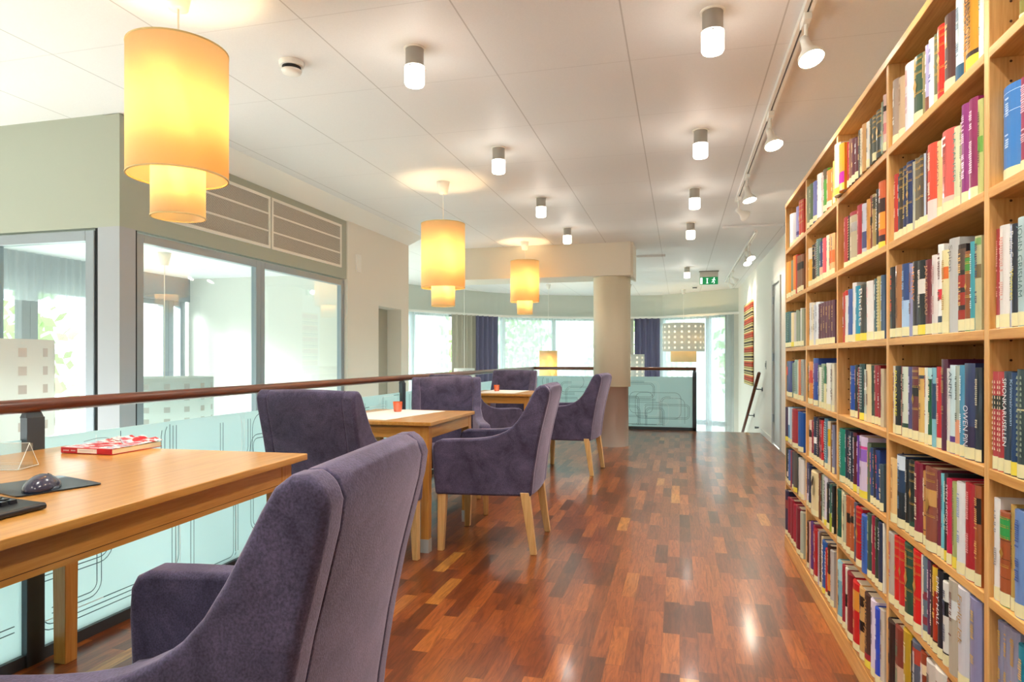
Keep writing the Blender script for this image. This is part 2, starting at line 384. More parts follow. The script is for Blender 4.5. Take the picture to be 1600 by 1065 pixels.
def bay_s(u):
    """length along the bay where the sight line of column u meets it"""
    xc = (u - 800) / 1024; dx, dy = xc * math.cos(YAW) - math.sin(YAW), xc * math.sin(YAW) + math.cos(YAW); best = None
    for k in range(1600):
        s = CUM[-1] * k / 1600; p = bay_at(s); e = abs(p.x * dy - p.y * dx)
        if best is None or e < best[0]: best = (e, s)
    return best[1]
def bay_wall(mb, s0, s1, off, th, z0, z1, n=None):
    n = n or max(2, int((s1 - s0) / .25)); A = []
    for k in range(n + 1):
        s = s0 + (s1 - s0) * k / n; a = bay_at(s, off); b = bay_at(s, off - th)
        A.append([mb.b.verts.new((q.x, q.y, z)) for q in (a, b) for z in (z0, z1)])
    for p, q in zip(A, A[1:]):
        mb.b.faces.new((p[0], q[0], q[1], p[1])); mb.b.faces.new((p[2], p[3], q[3], q[2])); mb.b.faces.new((p[1], q[1], q[3], p[3])); mb.b.faces.new((p[0], p[2], q[2], q[0]))
    for p in (A[0], A[-1]): mb.b.faces.new((p[0], p[1], p[3], p[2]))
L = CUM[-1]
m_ = MB(); bay_wall(m_, 0, L, 0, .2, 2.1, ZC, 60); struct(m_.build('wall_far_header', flat('far_header_paint', 'c9cdc4', .6)))
m_ = MB(); bay_wall(m_, 0, L, .16, .10, 2.055, 2.1, 60); struct(m_.build('trim_9', white))
m_ = MB(); bay_wall(m_, L - .45, L, 0, .2, -2.6, 2.1, 4); struct(m_.build('wall_far_end', warmw))
we = bpy.data.objects.new('window_4', None); C.objects.link(we); struct(we)
fr = MB(); s = .6
while s < L - .4:
    bay_wall(fr, s - .04, s + .04, -.06, .1, -2.6, 2.1, 1); s += 1.25
bay_wall(fr, .0, L - .4, -.06, .1, -2.6, -2.45, 50); bay_wall(fr, .0, L - .4, -.06, .1, -.35, -.25, 50); bay_wall(fr, 0, L - .4, -.06, .1, 2.02, 2.1, 50)
fr.build('window_frame', alum, we)
gp = MB(); bay_wall(gp, 0, L - .4, -.1, .006, -2.45, 2.05, 60); gp.build('window_pane', clear, we)
sbox('ground_outside', flat('gravel_ground', 'c4c6bc', .9, var=.2, vscale=2), -45, 40, -20, 60, -2.85, -2.75)

def pleats(name, pts_fn, s0, s1, off, z0, z1, m, label, cat, amp=.035, wl=.11, group=None):
    b = MB(); n = int((s1 - s0) / wl * 8); rows = []; ph = R.random() * 6
    for k in range(n + 1):
        s = s0 + (s1 - s0) * k / n; o = off + amp * math.sin(2 * PI * (s - s0) / wl + ph + .5 * math.sin(s * 7)) * (1 + .25 * math.sin(s * 3.1))
        p = pts_fn(s, o); rows.append([b.b.verts.new((p.x, p.y, z)) for z in (z0, z1)])
    for a, c in zip(rows, rows[1:]): b.b.faces.new((a[0], c[0], c[1], a[1]))
    o = b.build(name, m, smooth=True)
    return tag(o, label, cat, group)
U = {u: bay_s(u) for u in (600, 637, 697, 735, 773, 800, 985, 990, 1032, 1040, 1080, 1155)}
pleats('sheer_curtain', bay_at, U[600], U[697], .1, -2.55, 2.06, sheer, 'white sheer curtain left of the beige curtain, beside the white wall edge', 'curtain', .02, .13)
pleats('curtain', bay_at, U[697], U[735], .13, -2.55, 2.06, beigec, 'gathered beige curtain left of the purple one in the far bay window', 'curtain', .045, .14)
pleats('curtain', bay_at, U[735], U[773] - .03, .13, -2.55, 2.06, purplec, 'gathered purple curtain beside the beige one, left of the cream column', 'curtain', .045, .14)
pleats('sheer_curtain', bay_at, U[773], U[985] - .4, .1, -2.55, 2.06, sheer, 'wide white sheer curtain between the purple curtain and the cream column', 'curtain', .02, .13)
pleats('curtain', bay_at, U[985] - .12, U[990], .1, -2.55, 2.06, beigec, 'narrow sliver of beige curtain just right of the cream column', 'curtain', .03, .1)
pleats('curtain', bay_at, U[990] + .02, U[1032], .13, -2.55, 2.06, purplec, 'gathered purple curtain right of the cream column in the far bay', 'curtain', .045, .14)
pleats('sheer_curtain', bay_at, U[1032] + .03, U[1155] - .05, .1, -2.55, 2.06, sheer, 'white sheer curtain with greenery behind it near the stair handrail', 'curtain', .02, .15)
pleats('sheer_curtain', lambda s, o: Vector((-5.02 + o, s, 0)), 3.45, 4.8, 0, 1.6, 1.985, gsheer, 'short grey gathered sheer valance high inside the glass room', 'curtain', .015, .07)
# trees outside
def tree(loc, h, r, label, seed):
    rr = random.Random(seed); e = thing('tree', label, 'tree', loc, group=None)
    t = MB(); t.tube([(0, 0, 0), (.1, 0, h * .4), (0, .1, h * .7)], [.16, .12, .05], 8); t.build('trunk', flat('bark', '5d4a3a', .9), e)
    f = MB()
    for k in range(1500):
        a = rr.random() * 2 * PI; z = rr.uniform(-1, 1); q = math.sqrt(1 - z * z); d = rr.uniform(.55, 1)
        c = Vector((q * math.cos(a) * r * d, q * math.sin(a) * r * d, h * .62 + z * h * .42 * d)); s_ = rr.uniform(.08, .2)
        u = Vector((rr.uniform(-1, 1), rr.uniform(-1, 1), rr.uniform(-1, 1))).normalized(); v = u.orthogonal().normalized()
        f.quad(c - u * s_, c + v * s_ * .6, c + u * s_, c - v * s_ * .6)
    f.build('foliage', flat('leaves', 'b4d094', .7), e)
tree((3.2, 20, -2.75), 6.5, 2.3, 'leafy green tree outside the right end of the bay window', 1)
tree((-1.6, 25.5, -2.75), 6, 2.0, 'leafy tree outside behind the cream column', 2)
tree((-6.0, 21, -2.75), 6.2, 2.0, 'leafy tree outside behind the middle sheer curtain', 3)
tree((-10, 18, -2.75), 6.2, 2.4, 'leafy tree outside behind the leftmost far sheer curtain', 4)
tree((-10.5, 6.5, -2.75), 6, 2.3, 'leafy tree outside the glass room window', 5)

# ---- right wall things
wt = MB(); n = 26
rows = []
for k in range(n + 1):
    z = .67 + 1.44 * k / n; wob = .012 * math.sin(k * 2.1) + .008 * math.sin(k * 5.3)
    rows.append((11.6 + wob, 12.95 + wob * .5, z))
for (a0, a1, z), (b0, b1, z2) in zip(rows, rows[1:]):
    wt.box(1.165, 1.192, min(a0, b0), a1, z, z2)
def stripes():
    m, t, p = newmat('striped_weave'); tc = N(t, 'ShaderNodeTexCoord'); sp = N(t, 'ShaderNodeSeparateXYZ'); t.links.new(tc.outputs['Object'], sp.inputs[0])
    a = N(t, 'ShaderNodeMath', operation='MULTIPLY'); a.inputs[1].default_value = 4.0; t.links.new(sp.outputs[2], a.inputs[0])
    b = N(t, 'ShaderNodeMath', operation='FRACT'); t.links.new(a.outputs[0], b.inputs[0]); r = N(t, 'ShaderNodeValToRGB'); r.color_ramp.interpolation = 'CONSTANT'
    cols = [(0, 'b5452a'), (.14, '7d2f20'), (.2, 'c4552f'), (.32, 'd8c98a'), (.42, '4a3a30'), (.5, 'cdbf86'), (.56, '3d332c'), (.7, 'd8c98a'), (.8, '6a5a3a'), (.86, 'c9b878'), (.93, '8c3a24')]
    r.color_ramp.elements[0].color = (*lin(cols[0][1]), 1); r.color_ramp.elements[1].position = .14; r.color_ramp.elements[1].color = (*lin(cols[1][1]), 1)
    for q, c in cols[2:]: e = r.color_ramp.elements.new(q); e.color = (*lin(c), 1)
    t.links.new(b.outputs[0], r.inputs[0]); t.links.new(r.outputs[0], p.inputs['Base Color']); p.inputs['Roughness'].default_value = .9
    return m
tag(wt.build('wall_tapestry', stripes()), 'long woven tapestry with red, cream and dark stripes on the white wall', 'tapestry')
sr = thing('stair_handrail', 'sloping dark wooden handrail on brackets beside the stair opening', 'handrail', (1.1, 9.96, .92))
MB().tube([(0, 0, 0), (0, 2.9, -1.28), (0, 4.4, -1.94)], .024, 14).build('rail', railw, sr, smooth=True)
for yy in (.45, 1.55):
    zz = -.4414 * yy
    MB().tube([(.015, yy, zz - .05), (.1, yy, zz - .05)], .008, 8).tube([(0, yy, zz), (.015, yy, zz - .05)], .008, 8).tube([(.085, yy, zz - .05), (.1, yy, zz - .05)], .03, 14).build('bracket', dark, sr, smooth=False)
sw = thing('light_switch', 'small grey switch on the white wall right of the tapestry', 'switch', (1.2, 10.0, 1.04))
MB().box(-.008, 0, -.04, .04, -.06, .06).build('plate', flat('switch_grey', 'a9aaa6', .4), sw, bevel=.002, bseg=1)
MB().box(-.014, -.008, -.02, .02, -.03, .03).build('rocker', flat('switch_dark', '6f716e', .4), sw)
for yy, zz in ((11.25, .08), (12.2, 2.3)):
    pass
ds = thing('door_stop', 'small dark door stop low on the white wall at the stair top', 'door stop', (1.2, 10.9, .05))
MB().tube([(-.06, 0, 0), (0, 0, 0)], [.018, .012], 10).build('stop', dark, ds)
# door in right wall
de = bpy.data.objects.new('door_1', None); C.objects.link(de); struct(de)
MB().box(1.185, 1.3, 8.56, 8.62, 0, 2.16).box(1.185, 1.3, 9.26, 9.32, 0, 2.16).box(1.185, 1.3, 8.62, 9.26, 2.1, 2.16).build('door_frame', flat('door_frame_grey', 'b6bab8', .4), de)
MB().box(1.21, 1.25, 8.625, 9.255, .01, 2.09).build('door_leaf', flat('door_leaf_paint', 'c2cbcc', .35), de)
for z in (.35, 1.15, 1.9): MB().tube([(1.196, 9.25, z - .05), (1.196, 9.25, z + .05)], .012, 8).build('hinge', alum, de)
# stairs beyond the floor edge
st = MB()
for k in range(10): st.box(.32, 1.2, 10.62 + .27 * k, 10.62 + .27 * (k + 1) + .02, -.36 - .17 * k, -.17 * (k + 1))
struct(st.build('stairs', FLOOR_M))
tag(MB().box(-.02, 0, -.045, .045, -.09, .09).box(-.03, -.02, -.012, .012, -.045, .045).build('wall_control', plaswhite, loc=(XH + .032, 6.17, 2.12)), 'small white control box high on the wall beside the grille', 'control box')

# ---- ventilation grilles
gm = grille_mat(); gfr = flat('grille_frame', 'ece8de', .5)
def grille(y0, y1, label):
    z0, z1 = 2.035, 2.455
    e = thing('ventilation_grille', label, 'grille', (XH, (y0 + y1) / 2, (z0 + z1) / 2), group='ventilation grilles'); w2 = (y1 - y0) / 2; h2 = (z1 - z0) / 2
    f = MB(); t = .022
    f.box(0, .014, -w2, w2, -h2, -h2 + t).box(0, .014, -w2, w2, h2 - t, h2).box(0, .014, -w2, -w2 + t, -h2 + t, h2 - t).box(0, .014, w2 - t, w2, -h2 + t, h2 - t)
    f.build('frame', gfr, e)
    for k in (-1, 1): MB().box(.002, .012, -w2 + t, w2 - t, k * h2 / 3 - .006, k * h2 / 3 + .006).build('cross_bar', gfr, e)
    MB().box(.001, .006, -w2 + t, w2 - t, -h2 + t, h2 - t).build('perforated_sheet', gm, e)
grille(3.54, 4.68, 'white ventilation grille nearer the big lamp, partly hidden behind it'); grille(4.70, 5.84, 'white ventilation grille farther from the big lamp, beside the white wall')

# ---------------------------------------------------------------- railing
rl = thing('railing', 'balcony railing of frosted etched glass with dark posts and wooden handrail', 'railing', (-2.36, 0, 0))
RX = -2.36
def rpart(mb, name, m, **k):
    o = mb.build(name, m, rl, **k); o.location = (2.36, 0, 0); return o
HR = .968
rpart(MB().tube([(RX, -2.9, HR), (RX, 2, HR), (RX, 6, HR), (RX, 10.66, HR)], .026, 16), 'handrail', railw, smooth=True)
rpart(MB().tube([(RX, 10.66, HR), (-.9, 10.66, HR), (.25, 10.66, HR)], .026, 16), 'handrail', railw_x, smooth=True)
sideY = [-2.9, -1.45, .245, 1.94, 3.635, 5.33, 7.0, 8.7, 10.6]
for y in sideY: rpart(MB().box(RX - .012, RX + .02, y - .035, y + .035, -.02, .925).frustum((RX, y, .925), (RX, y, HR - .01), (.03, .07), (.014, .05)), 'post', dark)
for x in (-1.1, .225): rpart(MB().box(x - .03, x + .03, 10.645, 10.675, -.02, .9).frustum((x, 10.66, .9), (x, 10.66, HR - .01), (.06, .03), (.03, .012)), 'post', dark)
rpart(MB().box(RX - .025, RX + .012, -2.9, 10.66, -.02, .045), 'bottom_channel', dark); rpart(MB().box(RX, .24, 10.645, 10.68, -.02, .045), 'bottom_channel', dark)
def rrect(a0, a1, b0, b1, r, n=5):
    r = min(r, abs(a1 - a0) / 2, abs(b1 - b0) / 2); pts = []
    for cx, cy, s0 in ((a1 - r, b1 - r, 0), (a0 + r, b1 - r, 1), (a0 + r, b0 + r, 2), (a1 - r, b0 + r, 3)):
        for k in range(n + 1): t = (s0 + k / n) * PI / 2; pts.append((cx + r * math.cos(t), cy + r * math.sin(t)))
    return pts
def etched(a0, a1, put, rr, name_parent):
    """curved loops of etched lines over one panel; put(a,z)->3d point just in front of the glass"""
    D, W = MB(), MB(); z0, z1 = .06, .83
    def seg(mb, p, q, wd):
        d = (Vector(q) - Vector(p));
        if d.length < 1e-5: return
        nrm = Vector((-d.y, d.x)).normalized() * wd / 2
        c = [Vector(p) - nrm, Vector(q) - nrm, Vector(q) + nrm, Vector(p) + nrm]
        if all(a0 + .02 < k.x < a1 - .02 and z0 < k.y < z1 for k in c): mb.quad(*[put(k.x, k.y) for k in c])
    for k in range(14):
        ca = rr.uniform(a0, a1); cz = rr.uniform(z0, z1); wa = rr.uniform(.12, .42); wz = rr.uniform(.1, .3); r = rr.uniform(.05, .1)
        for g in ((0, .022) if rr.random() < .8 else (0,)):
            pts = rrect(ca - wa + g, ca + wa - g, cz - wz + g, cz + wz - g, max(.02, r - g)); j = 0
            for p, q in zip(pts, pts[1:] + pts[:1]):
                ln = (Vector(q) - Vector(p)).length; n = max(1, int(ln / .05))
                for i in range(n):
                    A = Vector(p).lerp(Vector(q), i / n); B = Vector(p).lerp(Vector(q), (i + 1) / n)
                    mb = W if (math.sin(A.x * 4 + k) > .55) else D
                    seg(mb, A, B, .004)
    D.build('etched_line', etch_d, name_parent); W.build('etched_line', etch_w, name_parent)
    name_parent.children[0]['label'] = 'fine etched loops painted slate for dark behind'; name_parent.children[1]['label'] = 'fine etched loops painted white for light behind'
rg = random.Random(11)
for a, b in zip(sideY, sideY[1:]):
    p = MB().box(RX - .018, RX - .006, a + .01, b - .01, .02, .842).build('glass_panel', frost, rl); p.location = (2.36, 0, 0)
    if b > .3: etched(a + .03, b - .03, lambda y, z: (RX - .005, y, z), rg, p)
for a, b in ((RX, -1.1), (-1.1, .225)):
    p = MB().box(a + .01, b - .01, 10.664, 10.676, .02, .842).build('glass_panel', frost, rl); p.location = (2.36, 0, 0)
    etched(a + .03, b - .03, lambda x, z: (x, 10.663, z), rg, p)

# ---------------------------------------------------------------- pendants
shadem = mixsh('lamp_shade_cloth', [(TRL, (.98, .80, .50), .62, None), (DIF, (.92, .80, .60), .38, None)])
rimm = flat('shade_rim', 'd8c48c', .6)
shade_w = mixsh('pale_shade_cloth', [(TRL, (.9, .92, .9), .55, None), (DIF, (.82, .84, .82), .45, None)])
def shell(r, z0, z1, n=48, t=.003): return MB().lathe([(r, z0), (r, z1), (r - t, z1), (r - t, z0)], n=n, closed=True)
def pendant(x, y, ztop, zbot, zlow, label, e=None):
    p = thing('pendant_lamp', label, 'lamp', (x, y, ZC), group='double shade pendant lamps over the tables'); t, b, l = ztop - ZC, zbot - ZC, zlow - ZC
    MB().lathe([(.0, 0), (.055, 0), (.05, -.03), (.036, -.1), (0, -.1)], n=24).build('ceiling_rose', plaswhite, p, smooth=True)
    MB().tube([(0, 0, -.1), (0, 0, t - .12)], .004, 8).build('cord', plaswhite, p)
    o = shell(.182, b, t).build('outer_shade', shadem, p, smooth=True)
    MB().lathe([(.1835, b), (.1835, b + .006), (.178, b + .006), (.178, b)], n=48, closed=True).build('rim', rimm, o); MB().lathe([(.1835, t - .006), (.1835, t), (.178, t), (.178, t - .006)], n=48, closed=True).build('rim', rimm, o)
    o = shell(.098, l, b + .16).build('inner_shade', shadem, p, smooth=True)
    MB().lathe([(.0995, l), (.0995, l + .005), (.095, l + .005), (.095, l)], n=48, closed=True).build('rim', rimm, o)
    MB().lathe([(0, 0), (.02, 0), (.02, -.07), (0, -.07)], c=(0, 0, t - .1), n=16).build('lamp_holder', plaswhite, p)
    MB().lathe([(0, 0), (.02, -.01), (.032, -.05), (.028, -.08), (0, -.1)], c=(0, 0, t - .17), n=20).build('bulb', emis('bulb_glow', 'ffd9a0', 12), p, smooth=True)
    MB().tube([(-.178, 0, t - .015), (0, 0, t - .06), (.178, 0, t - .015)], .0015, 6).tube([(0, -.178, t - .015), (0, 0, t - .06), (0, .178, t - .015)], .0015, 6).build('shade_carrier', plaswhite, p)
    light('lamp_light', 'POINT', p, (0, 0, t - .27), (e or PEND_W), (1, .72, .38), .06); light('lower_fill_light', 'POINT', p, (0, 0, b + .0), 3.0, (1, .74, .42), .05)  # second point is fill added to brighten the inner shade, no bulb there
pendant(-1.90, 2.16, 2.35, 1.85, 1.695, 'lit yellow double shade pendant hanging nearest, over the desk')
pendant(-1.91, 5.15, 2.26, 1.726, 1.575, 'lit yellow double shade pendant in the middle, between the other two')
pendant(-1.90, 8.08, 2.366, 1.85, 1.695, 'lit yellow double shade pendant hanging farthest, by the beam')
# lamps of the lower lounge, hanging in the void
def squares(r, z0, z1, nA, nZ, sz, m, parent, name='square_pattern'):
    b = MB()
    for i in range(nA):
        for j in range(nZ):
            a = 2 * PI * i / nA; z = z0 + (z1 - z0) * (j + .5) / nZ; da = sz / r / 2
            pts = [(r * math.cos(a + da * q), r * math.sin(a + da * q), z + sz / 2 * k) for k, q in ((-1, -1), (-1, 1), (1, 1), (1, -1))]
            b.quad(*pts)
    b.build(name, m, parent)
sqg = flat('square_grey', 'cfc9c4', .7); sqw = emis('square_pale', 'fff4e0', .25)
def drum(x, y, ztop, r, h, label, zceil, inner=None, cord=True, cat='lamp', sq=sqg, lit=None, rose=True):
    p = thing('drum_pendant_lamp', label, cat, (x, y, zceil), group=None); t = ztop - zceil; b = t - h
    if rose: MB().lathe([(.0, 0), (.05, 0), (.045, -.03), (.03, -.1), (0, -.1)], n=20).build('ceiling_rose', plaswhite, p, smooth=True)
    MB().tube([(0, 0, -.08), (0, 0, t - h * .35)], .004, 6).tube([(-r, 0, t - .02), (r, 0, t - .02)], .003, 6).tube([(0, -r, t - .02), (0, r, t - .02)], .003, 6).build('cord', plaswhite, p)
    o = shell(r, b, t, 56).build('outer_shade', shade_w, p, smooth=True); squares(r + .0008, b + .02, t - .02, max(10, int(2 * PI * r / .14)), 5, .042, sq, o)
    if inner: shell(inner[0], inner[1] - zceil, inner[2] - zceil, 40).build('inner_shade', shadem, p, smooth=True)
    if lit: light('lamp_light', 'POINT', p, (0, 0, (t + b) / 2), lit, (1, .7, .35), .05)
    else: MB().lathe([(0, 0), (.02, -.01), (.032, -.05), (.028, -.08), (0, -.1)], c=(0, 0, t - h * .35), n=16).build('bulb', plaswhite, p, smooth=True)
drum(-3.36, 2.42, 1.237, .36, .48, 'pale drum pendant with square pattern cut by the left picture edge', ZC)
drum(-4.02, 4.42, .99, .36, .48, 'pale drum pendant with square pattern inside the glass room', 1.99)
drum(.08, 14.6, 1.877, .44, .6, 'large pale drum pendant with dots and orange inner shade by the far window', ZC, (.27, 1.05, 1.75), sq=sqw, lit=8)
drum(-.98, 13.3, 1.21, .3, .5, 'white dotted drum pendant half hidden by the column', ZC, sq=sqw)
drum(-3.80, 11.35, .95, .19, .4, 'small white pendant low in front of the beige curtain', ZC, cord=True)
p = thing('drum_pendant_lamp', 'lit orange cylinder pendant low before the middle sheer curtain', 'lamp', (-2.55, 12.9, ZC))
MB().lathe([(.0, 0), (.05, 0), (.03, -.1), (0, -.1)], n=20).build('ceiling_rose', plaswhite, p, smooth=True); MB().tube([(0, 0, -.1), (0, 0, -1.45)], .004, 6).build('cord', plaswhite, p)
shell(.18, -2.05, -1.33, 40).build('outer_shade', shadem, p, smooth=True); light('lamp_light', 'POINT', p, (0, 0, -1.6), 10, (1, .66, .30), .05)

# ---------------------------------------------------------------- downlights
bodym = flat('brushed_aluminium', 'a8a49c', .35, .8); glow = emis('downlight_glass', 'fff3e0', 3.2)
def downlight(x, y, label, first=[None]):
    if first[0] is None:
        p = thing('ceiling_downlight', label, 'lamp', (x, y, ZC), group='cylinder downlights on the ceiling')
        MB().lathe([(0, 0), (.052, 0), (.052, -.006), (0, -.006)], n=28).build('mounting_plate', plaswhite, p)
        MB().lathe([(0, -.006), (.043, -.006), (.043, -.1), (0, -.1)], n=32).build('body', bodym, p, smooth=False)
        o = MB().lathe([(.047, -.088), (.047, -.165), (.042, -.175), (0, -.178)], n=32).build('glass_diffuser', glow, p, smooth=True)
        for k in range(3): a = k * 2 * PI / 3 + .5; MB().tube([(.045 * math.cos(a), .045 * math.sin(a), -.098), (.053 * math.cos(a), .053 * math.sin(a), -.098)], .004, 8).build('screw', steel, o)
        light('lamp_light', 'POINT', p, (0, 0, -.24), DOWN_W, (1, .93, .84), .04); light('lamp_beam', 'SPOT', p, (0, 0, -.2), 26, (1, .93, .84), .05, spot_size=math.radians(140), spot_blend=.8)
        first[0] = p
    else:
        p = copy_tree(first[0]); p.location = (x, y, ZC); p['label'] = label
for x, y, l in ((.135, 2.89, 'cylinder downlight nearest the camera in the row beside the track'), (-1.215, 2.89, 'cylinder downlight right of the smoke detector, nearest in the left row'), (.13, 4.39, 'second nearest cylinder downlight in the right row beside the track'), (-1.225, 4.41, 'second nearest cylinder downlight in the left row, right of the middle lamp cord'),
                (-1.23, 5.88, 'third cylinder downlight of the left row, above the farthest lamp'), (.125, 5.89, 'third nearest cylinder downlight in the right row'), (-1.23, 7.33, 'farthest cylinder downlight of the left row, before the beam'), (.115, 7.38, 'fourth nearest cylinder downlight in the right row'), (.115, 11.0, 'farthest cylinder downlight, near the green exit sign'), (.135, 1.4, 'cylinder downlight above the near bookcase, out of the picture'), (-1.2, 1.4, 'cylinder downlight above the desk chair, out of the picture'), (.135, -.1, 'cylinder downlight behind the camera on the bookcase side'), (-1.2, -.1, 'cylinder downlight behind the camera on the railing side')):
    downlight(x, y, l)
# track lights
trkw = plaswhite; discm = emis('spot_disc', 'fff0dc', 25)
def track(x, y0, y1, label):
    e = thing('light_track', label, 'track', (x, (y0 + y1) / 2, ZC)); h = (y1 - y0) / 2
    MB().box(-.02, -.004, -h, h, -.03, 0).box(.004, .02, -h, h, -.03, 0).box(-.004, .004, -h, h, -.012, 0).build('rail', trkw, e)
    MB().box(-.004, .004, -h + .01, h - .01, -.014, -.0121).build('conductor', joint, e)
    MB().box(-.024, .024, h, h + .05, -.034, 0).build('end_cap', trkw, e)
track(.515, -1.0, 6.3, 'near white ceiling light track running above the bookcase aisle'); track(.85, 8.0, 13.2, 'far white ceiling light track by the exit sign')
def spot(x, y, tilt, yaw, label, e=None, L_=.10):
    p = thing('track_spotlight', label, 'lamp', (x, y, ZC - .03), group='spotlights on the ceiling tracks')
    MB().box(-.016, .016, -.05, .05, -.03, 0).build('adapter', trkw, p, bevel=.003, bseg=1)
    MB().tube([(0, 0, -.02), (0, 0, -.02 - L_)], .008, 10).build('stem', trkw, p)
    M = Matrix.Translation((0, 0, -.02 - L_)) @ Matrix.Rotation(tilt, 4, 'Y') @ Matrix.Rotation(yaw, 4, 'X')
    b = MB(); b.lathe([(0, .03), (.018, .03), (.02, 0), (.024, -.03), (.05, -.07), (.053, -.085), (.05, -.087)], n=28, M=M); o = b.build('lamp_head', trkw, p, smooth=True)
    b = MB(); b.lathe([(.05, -.083), (.03, -.088), (0, -.09)], n=28, M=M); b.build('lens', discm, o, smooth=True)
    q = M @ Vector((0, 0, -.12)); lt = light('lamp_light', 'SPOT', p, q, e or SPOT_W, (1, .86, .66), .04, spot_size=math.radians(95), spot_blend=.6)
    lt.rotation_euler = (M.to_3x3() @ Matrix.Identity(3)).to_euler()
spot(.515, 2.98, -.2, -.35, 'track spotlight nearest the camera, at the top picture edge', L_=.09)
spot(.515, 1.9, -.2, -.1, 'near track spotlight above the camera side of the bookcase'); spot(.515, .8, -.2, .1, 'near track spotlight beside the camera')
spot(.515, 4.10, -.2, -.35, 'second nearest spotlight on the near track'); spot(.515, 5.45, -.2, -.2, 'third spotlight on the near track'); spot(.515, 6.2, -1.0, .5, 'drooping last spotlight at the end of the near track', 8)
spot(.85, 8.75, -.25, -.5, 'nearest spotlight on the far track'); spot(.85, 9.2, -.25, -.5, 'second spotlight on the far track, paired with the nearest'); spot(.85, 11.4, -.8, .3, 'third spotlight on the far track', 12); spot(.85, 12.2, -.8, .3, 'last spotlight on the far track', 12)
# smoke detectors
def smoke(x, y, label):
    p = thing('smoke_detector', label, 'smoke detector', (x, y, ZC))
    MB().lathe([(0, 0), (.06, 0), (.058, -.025), (0, -.025)], n=32).build('base', plaswhite, p, bevel=.002, bseg=1)
    MB().lathe([(0, -.025), (.045, -.025), (.045, -.045), (0, -.045)], n=32).build('sensor_slot', joint, p)
    MB().lathe([(0, -.043), (.05, -.043), (.046, -.055), (.03, -.062), (0, -.063)], n=32).build('cap', plaswhite, p, smooth=True)
smoke(-1.86, 2.87, 'round white smoke detector between the big lamp and nearest downlight'); smoke(.3, 14.0, 'tiny far ceiling detector above the dotted drum pendant')
# exit sign
ex = thing('exit_sign', 'green emergency exit sign hanging from the ceiling', 'exit sign', (.48, 11.6, ZC))
MB().box(-.15, .15, -.045, .045, -.1, -.01).build('housing', flat('sign_housing', 'b9b2a8', .4), ex, bevel=.006)
MB().box(-.16, .16, -.055, .055, -.012, 0).build('mounting_rail', flat('sign_top', '6f6a64', .4), ex)
pn = MB().box(-.148, .148, -.012, .012, -.225, -.1).build('sign_panel', emis('exit_green', '0f7a46', .35), ex)
pw = emis('exit_white', 'eafff2', .6); yy = -.0135
MB().box(-.14, -.105, yy, -.012, -.215, -.11).build('door_symbol', pw, pn)
MB().box(-.035, -.02, yy, -.012, -.205, -.125).box(-.045, -.01, yy, -.012, -.205, -.198).box(-.045, -.01, yy, -.012, -.13, -.123).build('letter_symbol', pw, pn)
rm = MB(); rm.lathe([(0, -.006), (.012, 0), (0, .006)], c=(0, 0, 0), n=12, M=Matrix.Translation((.085, -.0128, -.122)) @ Matrix.Rotation(PI / 2, 4, 'X') @ Matrix.Diagonal((1, 1, .1, 1)))
for p0, p1 in (((.08, -.135), (.07, -.17)), ((.07, -.17), (.09, -.185)), ((.09, -.185), (.08, -.212)), ((.07, -.17), (.045, -.195)), ((.08, -.142), (.105, -.155)), ((.078, -.142), (.05, -.15))):
    d = Vector(p1) - Vector(p0); nn = Vector((-d.y, d.x)).normalized() * .006; P = [Vector(p0) - nn, Vector(p1) - nn, Vector(p1) + nn, Vector(p0) + nn]
    rm.quad(*[(q.x, yy, q.y) for q in P])
rm.build('running_figure_symbol', pw, pn)
for sx in (-.1, .1): MB().tube([(sx, 0, -.1), (sx, 0, -.11)], .005, 6).build('hook', steel, ex)

